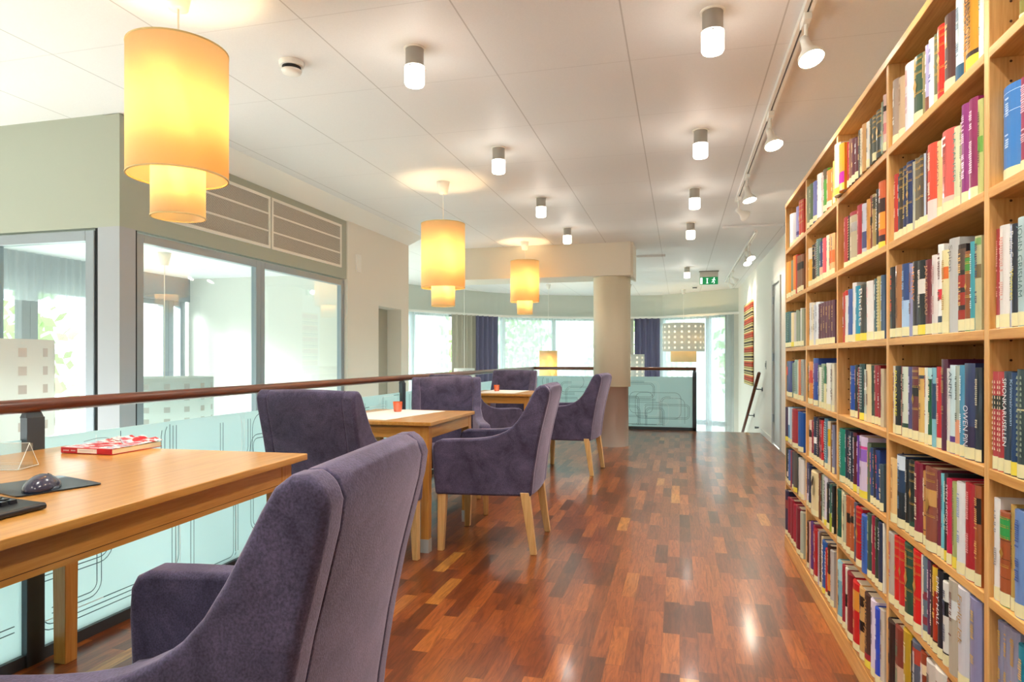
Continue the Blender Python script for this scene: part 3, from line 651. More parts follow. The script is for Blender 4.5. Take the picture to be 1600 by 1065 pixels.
# ---------------------------------------------------------------- chairs
SIDE = [(.300, .335), (.312, .45), (.318, .56), (.315, .62), (.300, .648), (.27, .662), (.18, .666), (.08, .669), (.02, .674), (-.03, .682), (-.077, .696), (-.12, .716), (-.155, .742), (-.19, .780), (-.222, .83), (-.252, .885), (-.278, .935), (-.298, .968), (-.322, .986), (-.348, .988), (-.370, .975), (-.380, .945), (-.374, .90), (-.354, .82), (-.334, .74), (-.309, .62), (-.287, .48), (-.272, .335)]
def make_chair():
    e = thing('armchair', 'x', 'chair')
    def flare(b):
        for v in b.b.verts:
            k = max(0, (v.co.z - .335) / .66); v.co.x *= (.90 + .03 * k + .15 * max(0, min(1, (v.co.y + .14) / .4)))
        return b
    for s_ in (-1, 1):
        b = MB(); a0, a1 = (s_ * .225, s_ * .302); b.prism(SIDE, min(a0, a1), max(a0, a1), 'x', 1); flare(b)
        b.build('side_panel', velvet, e, bevel=.017, bseg=4)
    back = [(-.271, .337), (-.286, .48), (-.308, .62), (-.333, .74), (-.353, .82), (-.3735, .90), (-.3795, .945), (-.3695, .9745), (-.348, .9875), (-.322, .9855), (-.299, .967), (-.280, .935), (-.262, .88), (-.24, .80), (-.218, .70), (-.196, .58), (-.175, .46), (-.165, .345)]
    b = MB(); b.prism(back, -.232, .232, 'x', 10)
    for v in b.b.verts:
        x = v.co.x / .232; 
        if v.co.z > .9: v.co.z += .006 * (1 - x * x)
        if v.co.y < -.262 and (v.co.z < .8 or v.co.y < -.33): v.co.y -= .010 * (1 - x * x)
        elif .45 < v.co.z: v.co.y -= .014 * (1 - x * x)
    flare(b); b.build('backrest', velvet, e, bevel=.006, bseg=2)
    b = MB(); n = 8
    b.prism([(-.17, .36), (.296, .345), (.300, .40), (.296, .445), (.28, .465), (.24, .474), (.1, .482), (-.05, .478), (-.17, .468)], -.226, .226, 'x', n)
    for v in b.b.verts:
        if v.co.z > .44: v.co.z += .010 * (1 - (v.co.x / .226) ** 2)
    flare(b); b.build('seat', velvet, e, bevel=.01, bseg=2)
    for sx in (-1, 1):
        x = sx * .255; xf = sx * .282
        MB().frustum((xf + sx * .006, .272, 0), (xf, .262, .36), (.034, .036), (.05, .052)).build('leg', lego, e, bevel=.003, bseg=1)
        MB().frustum((x + sx * .006, -.285, 0), (x, -.232, .36), (.034, .036), (.05, .052)).build('leg', lego, e, bevel=.003, bseg=1)
    return e
ch0 = None
def chair(x, y, fx, fy, label, group=None):
    global ch0
    if ch0 is None: ch0 = make_chair(); c = ch0
    else: c = copy_tree(ch0)
    c.location = (x, y, 0); c.rotation_euler = (0, 0, math.atan2(-fx, fy)); c['label'] = label
    c['group'] = group or 'plum upholstered armchairs'
chair(-.878, 1.035, -.992, -.125, 'large plum upholstered armchair in the foreground pulled up to the desk')
chair(-1.755, 3.22, .06, 1, 'plum armchair seen from behind between the desk and the next table')
chair(-1.12, 3.985, -1, -.04, 'plum armchair in side view right of the nearer small table')
chair(-1.735, 4.75, .34, -.94, 'plum armchair behind the nearer small table, facing the camera')
chair(-1.90, 6.05, .5, .866, 'plum armchair with its back turned, at near side of the far table')
chair(-1.085, 6.635, -.996, .09, 'plum armchair in side view beside the far table, nearest the column')
chair(-2.0, 7.66, .02, -1, 'plum armchair behind the far table, facing the camera by the railing')

# ---------------------------------------------------------------- tables
def table(name, label, x0, x1, y0, y1, H, apron=.075, inset=.03, leg=.055, legs=None, sleeves=(), rot=0, piv=None):
    px_, py_ = piv or ((x0 + x1) / 2, (y0 + y1) / 2)
    e = thing(name, label, 'desk' if name == 'desk' else 'table', (px_, py_, 0), rot)
    x0 -= px_; x1 -= px_; y0 -= py_; y1 -= py_; t = .023
    MB().box(x0, x1, y0, y1, H - t, H).build('tabletop', toak_y, e, bevel=.003, bseg=2)
    i = inset; z1 = H - t; z0 = z1 - apron; a = leg
    MB().box(x1 - i - .022, x1 - i - .002, y0 + i + a, y1 - i - a, z0, z1).build('apron', toak_y, e); MB().box(x0 + i + .002, x0 + i + .022, y0 + i + a, y1 - i - a, z0, z1).build('apron', toak_y, e)
    MB().box(x0 + i + a, x1 - i - a, y0 + i + .002, y0 + i + .022, z0, z1).build('apron', toak_x, e); MB().box(x0 + i + a, x1 - i - a, y1 - i - .022, y1 - i - .002, z0, z1).build('apron', toak_x, e)
    if name == 'desk': MB().box(x1 - i - .003, x1 - i - .0015, y0 + i + a, y1 - i - a, z0 + .014, z0 + .0155).build('groove', flat('groove', '4a2a10', .8), e)
    for k, (lx, ly) in enumerate(((x1 - i - a / 2, y0 + i + a / 2), (x1 - i - a / 2, y1 - i - a / 2), (x0 + i + a / 2, y0 + i + a / 2), (x0 + i + a / 2, y1 - i - a / 2))):
        o = MB().frustum((lx, ly, 0), (lx, ly, z0), (a * .86, a * .86), (a, a)).box(lx - a / 2, lx + a / 2, ly - a / 2, ly + a / 2, z0, z1).build('leg', toak_z, e, bevel=.002, bseg=1)
        if k in sleeves: MB().box(lx - a * .47, lx + a * .47, ly - a * .47, ly + a * .47, 0.001, .08).build('foot_sleeve', flat('sleeve_aluminium', 'c4c6c8', .35, .4), o)['label'] = 'silver metal foot sleeve'
    return e
table('desk', 'long oak desk in the left foreground with keyboard and mouse on it', -2.33, -1.295, .35, 2.1, .805, .085, .04, .062, rot=math.radians(2.5), piv=(-1.295, 2.1))
table('side_table', 'small square oak table nearer the desk, with metal foot sleeves', -2.17, -1.405, 3.58, 4.43, .77, .075, .02, .055, sleeves=(0, 1))
table('side_table', 'oak table farther away, under the farthest lit pendant', -2.2, -1.48, 6.55, 7.31, .77, .075, .02, .055)
# runners and candle holders
def at(u, v, z):
    zc = (1.15 - z) * 1024 / (v - 558); xc = (u - 800) / 1024; c, s_ = math.cos(YAW), math.sin(YAW)
    return (zc * (xc * c - s_), zc * (xc * s_ + c), z)
clothm = flat('runner_cloth', 'f0ece4', .8, bump=.3, bscale=300)
def runner(pts, label):
    b = MB(); b.prism([(p[0], p[1]) for p in pts], .7705, .7722, 'z'); tag(b.build('table_runner', clothm), label, 'table runner')
runner([(-2.13, 3.72), (-1.72, 3.64), (-1.60, 4.36), (-2.02, 4.40)], 'cream woven runner on the nearer small table under the orange glass')
runner([(-2.1, 6.72), (-1.68, 6.66), (-1.66, 7.28), (-2.1, 7.34)], 'cream woven runner on the farther table under the orange glass')
amber = mixsh('amber_glass', [(TRL, (1, .36, .08), .35, None), (TRP, (1, .5, .16), .45, None), (GLO, (1, .85, .7), .2, .12)])
def votive(x, y, label):
    p = thing('candle_holder', label, 'candle holder', (x, y, .7724), group='orange glass candle holders')
    pr = [(0, 0), (.024, 0), (.028, .01), (.0305, .035), (.033, .07), (.030, .07), (.0275, .035), (.024, .008), (0, .008)]
    MB().lathe(pr, n=16).build('glass', amber, p)
    MB().lathe([(0, .0085), (.02, .0085), (.02, .024), (0, .024)], n=16).build('tealight', flat('wax', 'f2e4c8', .6), p)
votive(-1.90, 4.22, 'orange glass candle holder on the nearer small table'); votive(-1.98, 7.05, 'orange glass candle holder on the farther table')

# ---------------------------------------------------------------- desk items
DZ = .806
kb = thing('keyboard', 'black computer keyboard at the left edge of the desk', 'keyboard', (-1.47, .95, DZ), math.radians(3))
MB().prism([(-.085, 0), (.085, 0), (.087, .008), (.083, .014), (.05, .016), (-.083, .026), (-.087, .02)], -.23, .23, 'y').build('body', flat('keyboard_black', '14161c', .4), kb, bevel=.003)
keym = flat('key_black', '1b2028', .3); lgm = flat('key_legend', 'a8c4dc', .5)
kk = MB(); kl = MB(); rr = random.Random(3)
for r_ in range(6):
    for c_ in range(20):
        xx = -.068 + r_ * .0195 + .003; yy = -.213 + c_ * .0212; zz = .0262 - (xx + .083) * .075 + .001
        kk.frustum((xx, yy, zz - .006), (xx, yy, zz + .007), (.017, .0185), (.0135, .014))
        kl.box(xx - .004, xx - .0025, yy - .003, yy + .003, zz + .0071, zz + .0075); kl.box(xx - .004, xx + .003, yy - .003, yy - .0018, zz + .0071, zz + .0075)
k_ = kk.build('keys', keym, kb); kl.build('key_legends', lgm, k_)
mp = MB(); mp.prism(rrect(-.115, .115, -.1, .1, .012), 0, .003, 'z'); tag(mp.build('mouse_pad', flat('pad_navy', '152433', .35, coat=.3), loc=(-1.655, 1.385, DZ), rotz=math.radians(-17)), 'dark glossy mouse pad under the mouse on the desk', 'mouse pad')
ms = thing('computer_mouse', 'dark blue computer mouse with silver side on the mouse pad', 'mouse', (-1.60, 1.345, DZ + .003), math.radians(20))
def ell(sx, sy, sz, cut=0):
    b = MB(); prof = [(math.cos(t * PI / 2 / 8), math.sin(t * PI / 2 / 8)) for t in range(9)]; prof[-1] = (0, 1); prof = [(.0, 0)] + prof
    b.lathe(prof, n=28)
    for v in b.b.verts:
        x, y, z = v.co; v.co = (x * sx * (1 - .12 * y), y * sy, z * sz * (1 - .25 * max(0, y)) if True else z)
    return b
ell(.035, .062, .040).build('shell', flat('mouse_blue', '2a2a44', .25, coat=.5), ms, smooth=True)
b = ell(.0358, .050, .026); b.build('side_trim', flat('mouse_silver', '8b97a6', .3, .6), ms, smooth=True)
MB().tube([(0, .022, .033), (0, .034, .0285)], .004, 8).build('scroll_wheel', joint, ms)
# magazine / paperback with curled cover
pb = thing('paperback_book', 'red and white paperback with curled cover lying on the desk', 'book', (-2.0, 1.99, DZ), math.radians(0))
c0 = (-2.177 + 2.0, 1.874 - 1.99); 
MB().box(-.155, .06, -.10, .125, .002, .019).build('pages', flat('page_cream', 'e9dcb4', .8), pb)
MB().box(-.16, .062, -.106, -.100, 0, .021).build('spine', flat('book_red', 'c01024', .4), pb, bevel=.001, bseg=1)
MB().box(-.085, .0, -.1066, -.106, .003, .018).build('spine_label', flat('label_white', 'efe9e4', .6), pb)
q = MB()
for k in range(9): q.box(-.148 + k * .0052 + (.008 if k > 4 else 0), -.1445 + k * .0052 + (.008 if k > 4 else 0), -.1064, -.106, .008, .012)
for k in range(11): q.box(-.075 + k * .0055, -.0715 + k * .0055, -.107, -.1066, .010, .0135)
q.build('spine_marks', flat('spine_marks', 'd8c8c8', .5), pb)
MB().box(-.16, .062, -.1, .128, 0, .0018).build('back_cover', flat('book_red', 'c01024', .4), pb)
def cover_mat():
    m, t, p = newmat('printed_cover'); tc = N(t, 'ShaderNodeTexCoord'); n = N(t, 'ShaderNodeTexNoise'); n.inputs['Scale'].default_value = 14; n.inputs['Detail'].default_value = 3
    mp_ = N(t, 'ShaderNodeMapping'); mp_.inputs['Scale'].default_value = (1, 2.2, 1); t.links.new(tc.outputs['Object'], mp_.inputs[0]); t.links.new(mp_.outputs[0], n.inputs[0])
    r = N(t, 'ShaderNodeValToRGB'); r.color_ramp.interpolation = 'CONSTANT'; r.color_ramp.elements[0].color = (*lin('c01024'), 1); r.color_ramp.elements[1].position = .47; r.color_ramp.elements[1].color = (*lin('ece8ea'), 1)
    e = r.color_ramp.elements.new(.56); e.color = (*lin('9fb6cf'), 1); e = r.color_ramp.elements.new(.62); e.color = (*lin('d84050'), 1)
    t.links.new(n.outputs['Fac'], r.inputs[0]); t.links.new(r.outputs[0], p.inputs['Base Color']); p.inputs['Roughness'].default_value = .35
    return m
b = MB(); nx, ny = 14, 10; g = []
for i in range(nx + 1):
    rw = []
    for j in range(ny + 1):
        x = -.16 + .222 * i / nx; y = -.1 + .23 * j / ny; lift = (j / ny) ** 2 * (.016 + .006 * math.sin(i * 1.7)) * (.5 + .5 * math.sin(i / nx * PI))
        rw.append((b.b.verts.new((x, y, .0195 + lift)), b.b.verts.new((x, y, .0207 + lift))))
    g.append(rw)
for i in range(nx):
    for j in range(ny):
        for k in (0, 1): b.b.faces.new((g[i][j][k], g[i + 1][j][k], g[i + 1][j + 1][k], g[i][j + 1][k]))
b.build('front_cover', cover_mat(), pb, smooth=True)
wv = MB(); pts = [(-.15, -.02, .03)] + [(-.15 + .02 * k, .0 + .045 * math.sin(k / 2.3), .034 + .006 * math.sin(k)) for k in range(1, 11)]
wv.tube(pts, .0009, 5); wv.build('loose_thread', flat('thread', '6a6a70', .5), pb)
ac = thing('acrylic_stand', 'clear acrylic stand at the left picture edge of the desk', 'stand', (-2.06, 1.56, DZ + .001), math.radians(20))
acm = mixsh('acrylic', [(TRP, (.95, .97, .98), .86, None), (GLO, (1, 1, 1), .14, .05)]); edgm = flat('acrylic_edge', 'dfe8ea', .2)
MB().box(-.14, .11, -.05, .05, 0, .003).build('base', acm, ac); MB().box(-.14, .11, .02, .023, .003, .075).build('upright', acm, ac)
MB().tube([(-.14, -.05, .003), (.11, -.05, .003), (.11, .05, .003)], .0012, 5).tube([(.11, .05, .003), (.10, .022, .075), (-.14, .022, .075)], .0012, 5).tube([(.10, .022, .075), (.11, -.05, .003)], .0012, 5).build('edge', edgm, ac)

# ---------------------------------------------------------------- bookcase
BX0, BX1 = .62, .92
DV = [4.245, 3.584, 2.908, 2.243, 1.571, .90, .23]
SZ = [1.79, 1.50, 1.208, .92, .654, .409, .10]
bc = thing('bookcase', 'tall oak library bookcase full of books along the right wall', 'bookcase', (.77, 2.4, 0))
def bpart(name, m, *a, bev=.0015):
    a = list(a); a[0] -= .77; a[1] -= .77; a[2] -= 2.4; a[3] -= 2.4
    return MB().box(*a).build(name, m, bc, bevel=bev, bseg=1)
T = .022; TOP = 2.072
for i, d in enumerate(DV): 
    o = bpart('side_panel' if i in (0, len(DV) - 1) else 'divider', oakz, BX0, BX1 - .012, d - T / 2, d + T / 2, .0, TOP - .024)
    h = MB()
    for k in range(46):
        z = .16 + k * .041
        for xx in (.04, .23):
            x = BX0 - .77 + xx
            h.tube([(x, d - 2.4 + T / 2 - .0002, z), (x, d - 2.4 + T / 2 + .0006, z)], .0028, 6); h.tube([(x, d - 2.4 - T / 2 - .0006, z), (x, d - 2.4 - T / 2 + .0002, z)], .0028, 6)
    h.build('pin_holes', flat('pin_hole', '4a2f14', .9), o)
for a, b2 in zip(DV, DV[1:]):
    for z in SZ: bpart('shelf', oaky, BX0, BX1 - .012, b2 + T / 2, a - T / 2, z - T, z)
    bpart('back_panel', oakz, BX1 - .012, BX1, b2, a, .0, TOP - .024, bev=0)
bpart('top_board', oaky, BX0 - .002, BX1, DV[-1] - T / 2, DV[0] + T / 2, TOP - .024, TOP)
bpart('plinth', oaky, BX0 - .004, BX0 + .014, DV[-1] - T / 2, DV[0] + T / 2, 0, .077)

# ---- books: for every shelf cell a left edge u0, then (right edge u, top v, colour, features)
# features: g gold bands; d:hex short title marks; b:f0:f1:hex block on spine; T:text:hex legible title; Y yellow label; n no label; L lean
B = {}
B[3, 0] = (1396.8, [(1405.5, 126, 'a08a7c', 'd:f0e8e0'), (1415.2, 122, 'bca080', 'd:8a6a50'), (1429, 101, 'dedbe6', 'd:c08a90 n'), (1442.8, 89.5, '2b4c36', 'g d:c9a850'), (1446.2, 81.5, '8c8458', 'n'), (1452.3, 71.5, 'aaa4d0', 'd:e8e6f0 n b:0:.25:7a4a38'), (1460.6, 62, 'dfe2ee', 'd:4050a0 n'), (1465.8, 54.5, '6e7350', 'g'), (1477.8, 41.5, 'd92410', 'g d:e0a040 n'), (1493.8, 24, '4b2b26', 'd:d0a860'), (1507.8, -2, 'ccdde2', 'd:5a7890 n b:0:.2:2a5878'), (1510.5, -8, 'c98c3a', 'n'), (1530.3, -14, 'cf9020', 'T:DAN BROWN:16100c T2:PTE IDOL:16100c b:.02:.22:33241a Y'), (1536.5, -22, 'e4e4e0', 'd:6a8a70 n')])
B[3, 1] = (1398.5, [(1404, 273, 'c22c22', 'd:f0c0a0'), (1407, 276, '26344f', ''), (1412, 264, '2f2a24', 'g'), (1418.5, 260, '1c2c58', 'g d:c0a860'), (1427.3, 253.5, '1b2b5e', 'g d:c0a860'), (1431.2, 253, 'aeb0a0', 'n'), (1435.2, 248, '6c6452', 'g'), (1439.2, 246, '5c5240', 'g'), (1445.2, 243, '4c4436', 'g'), (1447.8, 240, 'b8c8dc', 'd:304080'), (1451, 235, '6a2a28', 'd:c0a080'), (1465, 226, 'e34a30', 'n b:.0:.28:dccdc8'), (1473.3, 221, 'e0c68c', 'T:LEXIKON:a04030'), (1492.5, 205, 'd25850', 'd:9a4038 b:0:.2:e0c0b0 T2:F:f4eaea'), (1501.5, 199, 'cfd3ae', 'T:LA SANSEPI:207a6e'), (1504.2, 192, 'b8a888', 'n'), (1515.6, 164, '8c2878', 'd:f0c8e4'), (1529, 155, '8a1c58', 'd:f0c8dc'), (1536.5, 156, 'bcc076', 'n b:.45:.62:6aa040')])
B[3, 2] = (1393.2, [(1401.8, 417.7, '241c20', 'd:e05030 b:.3:.34:2a2a30'), (1411, 414.6, 'a26a3a', 'd:5a3418'), (1421.5, 412.5, '23407c', 'b:.1:.5:a8c8ea d:90b0d8'), (1428.1, 412, '9393be', 'n'), (1436.5, 408.5, '2c272c', 'T:HENRY:e08838'), (1447.6, 407.2, '15161c', 'b:.55:.75:ded8d0 d:d8d0c8 Y'), (1457.6, 406, '6c1826', 'T:JAN GUILLOU:d6a070'), (1466.2, 398.8, 'ddd5d3', 'd:c09090'), (1474.1, 382.2, 'ecebe9', 'b:.38:.5:d83040 b:.0:.2:405060'), (1483.8, 391.5, 'e2d8a4', 'b:.65:.8:e07028 d:b89858'), (1498.3, 373, 'b9b9b9', 'T2:Spion:77736f n'), (1509.6, 382.3, '2b1e22', 'b:.1:.25:9c2c20 b:.3:.45:9c2c20 b:.5:.65:9c2c20 b:.7:.95:5a4438'), (1518, 392.8, '8a4a22', 'b:.75:.92:3f8a3a b:.0:.08:3f8a3a g'), (1524.2, 377.8, '3b9aaa', 'd:bfe4ea'), (1533.5, 369, 'b9b58c', 'b:.9:.98:78a060 b:.55:.7:7a6a48 n')])
B[3, 3] = (1397.2, [(1401, 571.5, 'ddd5c4', 'd:8a3030'), (1409.5, 571.6, '14161c', 'T:POLONAISE:e8e040'), (1411.6, 572, '8c2028', 'n'), (1421.3, 572.9, 'ced6c6', 'd:406050 b:.08:.2:26483a'), (1427.3, 572.9, '504a7c', 'd:d0d0e8'), (1437.3, 572.9, '6b2a32', 'b:.6:.75:1e1a1c g'), (1446.3, 574.2, 'd9b262', 'b:.85:.9:3a4a58'), (1451, 574.2, 'e6e7df', 'd:a05050'), (1458.3, 574.2, '1c6038', 'b:.85:1:a8d4d8'), (1464.2, 574.2, '7cb8ca', 'b:.35:.8:284a6a n'), (1473, 573, 'c1202e', 'd:e8b0a0'), (1481.8, 561, '521a3c', 'd:a08050 n'), (1486.2, 575.5, 'd8d5d5', 'd:807080'), (1495.3, 570.2, 'c8dfe6', 'T:ANNE:3a5a6a b:.0:.2:5a3a8a'), (1502, 571.5, 'a9b3a6', 'd:50605a b:.0:.4:dc9a78'), (1508.8, 570.5, '4791b6', 'd:e0f0f8'), (1524.2, 567.6, '2b3560', 'T3:OWEN PIN:d8d8e4 b:.1:.35:30264a'), (1533.5, 574.2, '1b2434', 'd:c8c0a8')])
B[3, 4] = (1393, [(1403.7, 716, 'e1ba7c', 'd:a87848'), (1415.5, 711, '1f3a5c', 'b:.8:1:cfdcea b:.0:.5:16222e d:6a90b0'), (1422, 718, '18191c', 'd:b0b0b0'), (1431.2, 718.8, '15201f', 'g b:.1:.2:1e4a3a'), (1443, 722.7, '7c1032', ''), (1448.8, 735.8, 'ca9250', 'b:.2:.22:5a3a1a b:.4:.42:5a3a1a b:.6:.62:5a3a1a b:.8:.82:5a3a1a'), (1465.4, 730.6, '8a4b3a', 'b:.55:.75:c89858 g'), (1471.2, 735, '70243a', 'd:b08070'), (1476.7, 739.8, '6cbfd1', ''), (1481.2, 740, '2c3136', 'Y'), (1488.3, 747.7, 'c3184a', 'T:SVEN LINDQVIST:f4e8ec'), (1497, 753, 'a7b070', 'T:EIRA LIND HOTELL TORDENSKIOLD:4a4a20 Y'), (1509.3, 753.5, 'dcdee2', 'd:8aa0c0'), (1524, 755, 'a91a2a', 'd:e09a98'), (1533.5, 758.2, '9a5024', 'b:.62:.88:1c1614 d:d8a060')])
B[3, 5] = (1390.7, [(1399.4, 832.3, 'b1aaa2', 'd:c03830'), (1406, 837.3, 'd21a1c', 'g'), (1414.8, 841, 'c81c22', 'g'), (1428.5, 849.8, '174a3a', 'g d:c9a850'), (1441.5, 859.7, 'd11318', 'g d:d8a050'), (1443.5, 864, 'e0d8d0', 'n'), (1449.7, 871, '62788a', 'b:.2:.3:8a3040 b:.5:.6:8a3040'), (1454.7, 874.7, '53305a', 'd:d8c0d8'), (1458.6, 879, '40281f', 'd:e8d8c8'), (1466.6, 884.6, 'a63018', 'b:.72:1:d4b030 d:e8c060 b:.0:.15:3a1a14'), (1474.6, 892, '171b28', 'T:EMILY HALL:e8e8ec'), (1484, 909.5, 'dcdcd8', 'b:.6:.78:16171a b:.12:.16:16171a'), (1499.5, 904.5, 'b0a898', 'b:.6:.8:cfd4d8 n'), (1516.4, 915.7, 'c6c7d0', 'T:Farlig lek:b08840'), (1533.8, 935.6, '8384ac', 'd:c8a860')])
B[3, 6] = (1389.5, [(1401.2, 970.5, '20141a', 'd:b08058'), (1413.6, 980.4, '7b3328', 'b:.35:.6:c8a890 d:50806a'), (1425.5, 985.4, 'b3921f', 'n'), (1426, 1000, '201c1e', 'n'), (1439.7, 1001.6, '505a6e', 'b:.8:.95:b04030 d:d0d0d0'), (1448.4, 1019, '8c3c22', 'b:.2:.3:e0c8a0 b:.5:.6:e0c8a0 b:.8:.9:e0c8a0'), (1462, 1034, 'c6beb6', 'd:504840'), (1480, 1045, 'd0ccc4', 'd:907060'), (1495, 1052, '7a4a30', '')])
B[4, 0] = (1594, [(1606, 14, '6e6a28', 'g')])
B[4, 1] = (1568.2, [(1597.5, 134, '2f78c2', 'd:bcd8f0 b:.72:.73:d0e4f4 b:.92:.93:d0e4f4'), (1614, 120, '942450', 'd:e0b0c0')])
B[4, 2] = (1557, [(1564, 358, 'a32a2c', 'd:e0a090'), (1579, 352.5, 'e2dedb', 'd:d8a8a0'), (1582.5, 352, 'bcc8e4', 'n'), (1592.3, 350, '181f33', 'T:Paulo Coelho:f0f0f0 T3:Vinnaren:f0e020'), (1612, 339, 'b6cfd4', 'T:JOHN GRISHAM:4a7078')])
B[4, 3] = (1553, [(1561.8, 580.5, 'b23a40', 'p:e0cdb0 b:.62:.76:1f2420'), (1570.2, 580.5, 'b23a40', 'p:e0cdb0 b:.62:.76:1f2420'), (1582.8, 580, '26384c', 'T:SPIONKARUSELLEN:eef0f2'), (1591.5, 582, '143a66', 'T:Kriminalroman:9ab8d8 Y'), (1606, 577, '36474a', 'p:8a9a88 b:.62:.64:c8c090')])
B[4, 4] = (1555.7, [(1564.6, 778, 'e4e2e2', 'd:9a9a9c'), (1580.3, 800, 'a4522a', 'b:.72:.95:2f9a4a b:.7:.71:14100c b:.5:.51:14100c b:.3:.31:14100c b:.0:.1:2f9a4a g'), (1588, 789, 'bb9a52', 'T:Edmund Ljone. Mina vildar:3a2a14'), (1606, 798, '6a8cc6', 'd:3a5aa0')])
B[4, 5] = (1560, [(1569.8, 970.6, '8a8aa6', 'd:c8a050'), (1579, 977, '8e8ea8', 'd:c8a050'), (1593.8, 985.5, '9292ac', 'd:b89040'), (1608, 1009, '158aa8', 'n')])
B[2, 0] = (1306.1, [(1313.6, 232.5, 'ddd5c6', 'd:b0a898 F Y'), (1320, 232.5, 'f2a214', 'b:.0:.4:c012a2 F Y'), (1328.2, 226, 'bb1a20', 'd:d85030'), (1331.9, 218, '94604c', 'd:d0a080'), (1337, 217, '611a28', ''), (1342.3, 216, '5b1726', ''), (1346, 204, '45453c', 'n'), (1349.2, 201, 'd8d0b8', 'p:8a7a60'), (1355.4, 195, 'c29252', 'd:e0c090 n'), (1361, 191, 'dcdad2', 'd:181818'), (1365.5, 186, '4a4d3e', 'n'), (1370.5, 185, '3c4236', 'g'), (1378.9, 184, '1f2a20', 'g n'), (1381.5, 160, '8a9a80', 'n'), (1386, 149, 'dcb8b0', 'b:.3:.5:d08080 b:.7:.8:3a2a28')])
B[2, 1] = (1321, [(1326.9, 340, 'a32a38', 'd:e0b0a8'), (1329.8, 337, '2b2018', 'p:e0d0a0'), (1341.3, 332, '9c2434', 'b:.0:.93:b3a78c b:.62:.8:eceef0'), (1348.8, 321, 'a31e34', 'd:e8a0a0'), (1355.6, 319, 'c3c4d6', 'b:.2:.5:4a5080'), (1360.8, 312, 'd29344', 'd:a06a20'), (1364.6, 306, '8b3a24', 'b:.5:.65:2a1814'), (1370.3, 304, 'a58b55', 'b:.75:.95:3a3628'), (1374.9, 296, '17191f', 'T:CROMWELL:f0f0f0'), (1384.2, 284.5, 'd8622a', 'b:.55:.75:3a1c18 b:.3:.55:f0a030 b:.0:.22:3c1a28 Y')])
B[2, 2] = (1318, [(1322.6, 457, 'b73628', 'n'), (1326.8, 454, 'dedad6', 'b:.9:1:c83028 d:d07070'), (1333.3, 452, '3a5aa2', 'd:c8d4ea'), (1338.3, 442, 'e9e8ea', 'd:5080b0'), (1345.8, 447, '0f8fb2', 'd:c8e8ee Y b:.0:.12:8aa8a8'), (1356, 445, '3c3c3c', 'T:Bladets:e4e0d8 Y'), (1366.8, 440, 'eae6e4', 'd:e0b0b0 L'), (1372, 435.5, '2f5766', 'd:d8e8ea'), (1378, 432, 'c2b274', 'p:d8d0a0'), (1382.8, 430, '3f5878', 'd:a8b8d0')])
B[2, 3] = (1330, [(1337.6, 571, '1849a6', 'b:.75:.76:c8d4ea b:.82:.83:c8d4ea'), (1342, 570, '23262c', 'd:b08080'), (1344.7, 574, '8a2028', 'n'), (1351.6, 568.3, '2d4d50', 'p:c0d0d0 Y'), (1355.5, 577, 'bac8bf', 'b:.6:.75:e4e8e6'), (1363, 569.5, 'dfcfa6', 'n L Y'), (1367, 571, '36483a', 'd:c8c090 L'), (1374, 571, '9a1a2a', 'd:e0b0a0 L'), (1378, 572, '8f1824', 'L'), (1382, 576, 'c8bca0', 'n')])
B[2, 4] = (1314.3, [(1321.8, 669.5, '12806e', 'T:DEAN KOONTZ:c0f0e8'), (1326, 671, '1e2e42', 'd:c0c8d0'), (1329.3, 673, '1a2838', 'd:c06868'), (1335.2, 674.5, '213044', 'T:SAMLA MOD:e8ecf0'), (1340, 676, '5e1a2a', 'b:.85:.95:201a1c Y'), (1344.6, 680.5, '6638a8', 'd:e0c8f0'), (1356, 681.5, 'cfc0de', 'b:.6:.8:8a60c0 b:.8:.85:d84090 Y'), (1360.5, 692, '60705a', 'n'), (1365.5, 700, '2a4a80', 'd:e06090 L'), (1369.3, 701, '221f38', 'L'), (1375.5, 704, '1f3a7a', 'd:d04060 L'), (1382, 730, '3a4e5c', 'L')])
B[2, 5] = (1309.5, [(1315.8, 764.5, '135a4a', ''), (1318.6, 767, 'e4dcb2', 'n'), (1323.8, 773.5, 'b5b59a', ''), (1330.4, 775, 'b15a2c', 'b:.55:.72:1a1614 d:dca070'), (1336.3, 779, 'ae582c', 'b:.6:.72:1a1614 d:dca070'), (1340, 785, '505468', 'n'), (1348.4, 793, 'b20f1a', 'g'), (1356.8, 805, '3163b4', 'p:1c3a80 n'), (1363.5, 803, '2f5146', 'd:a0b090'), (1368.9, 807, '94183a', 'd:e0b0b0'), (1374.4, 810, '21382e', 'd:90a080'), (1380, 816.5, '1f2c4c', 'T:JAKTEN:d8dce4'), (1381.8, 817, 'e0e0d8', 'n')])
B[2, 6] = (1305.6, [(1309.4, 871.3, '9a1422', ''), (1317.6, 876, '70aabb', 'b:.7:1:a8ccd0'), (1322.5, 883, '991a32', 'd:d88080'), (1325.6, 887, 'dcd8ca', 'b:.4:.6:201c1c'), (1335.2, 896, '7c0d22', 'd:c0605a'), (1345.5, 909.5, 'c20f19', 'b:.6:.9:d89030'), (1353, 918.5, 'cca062', 'b:.4:.55:1a1412 b:.75:.9:2a1c14'), (1361.8, 928, '3f2a24', 'T:NANCY PRICE:d09a50 b:.0:.2:a02834 Y'), (1369, 937, 'dcd0e4', ''), (1376, 950, '1746c2', 'd:f0f0ff'), (1381.5, 952, 'c4bcb0', 'd:605040')])
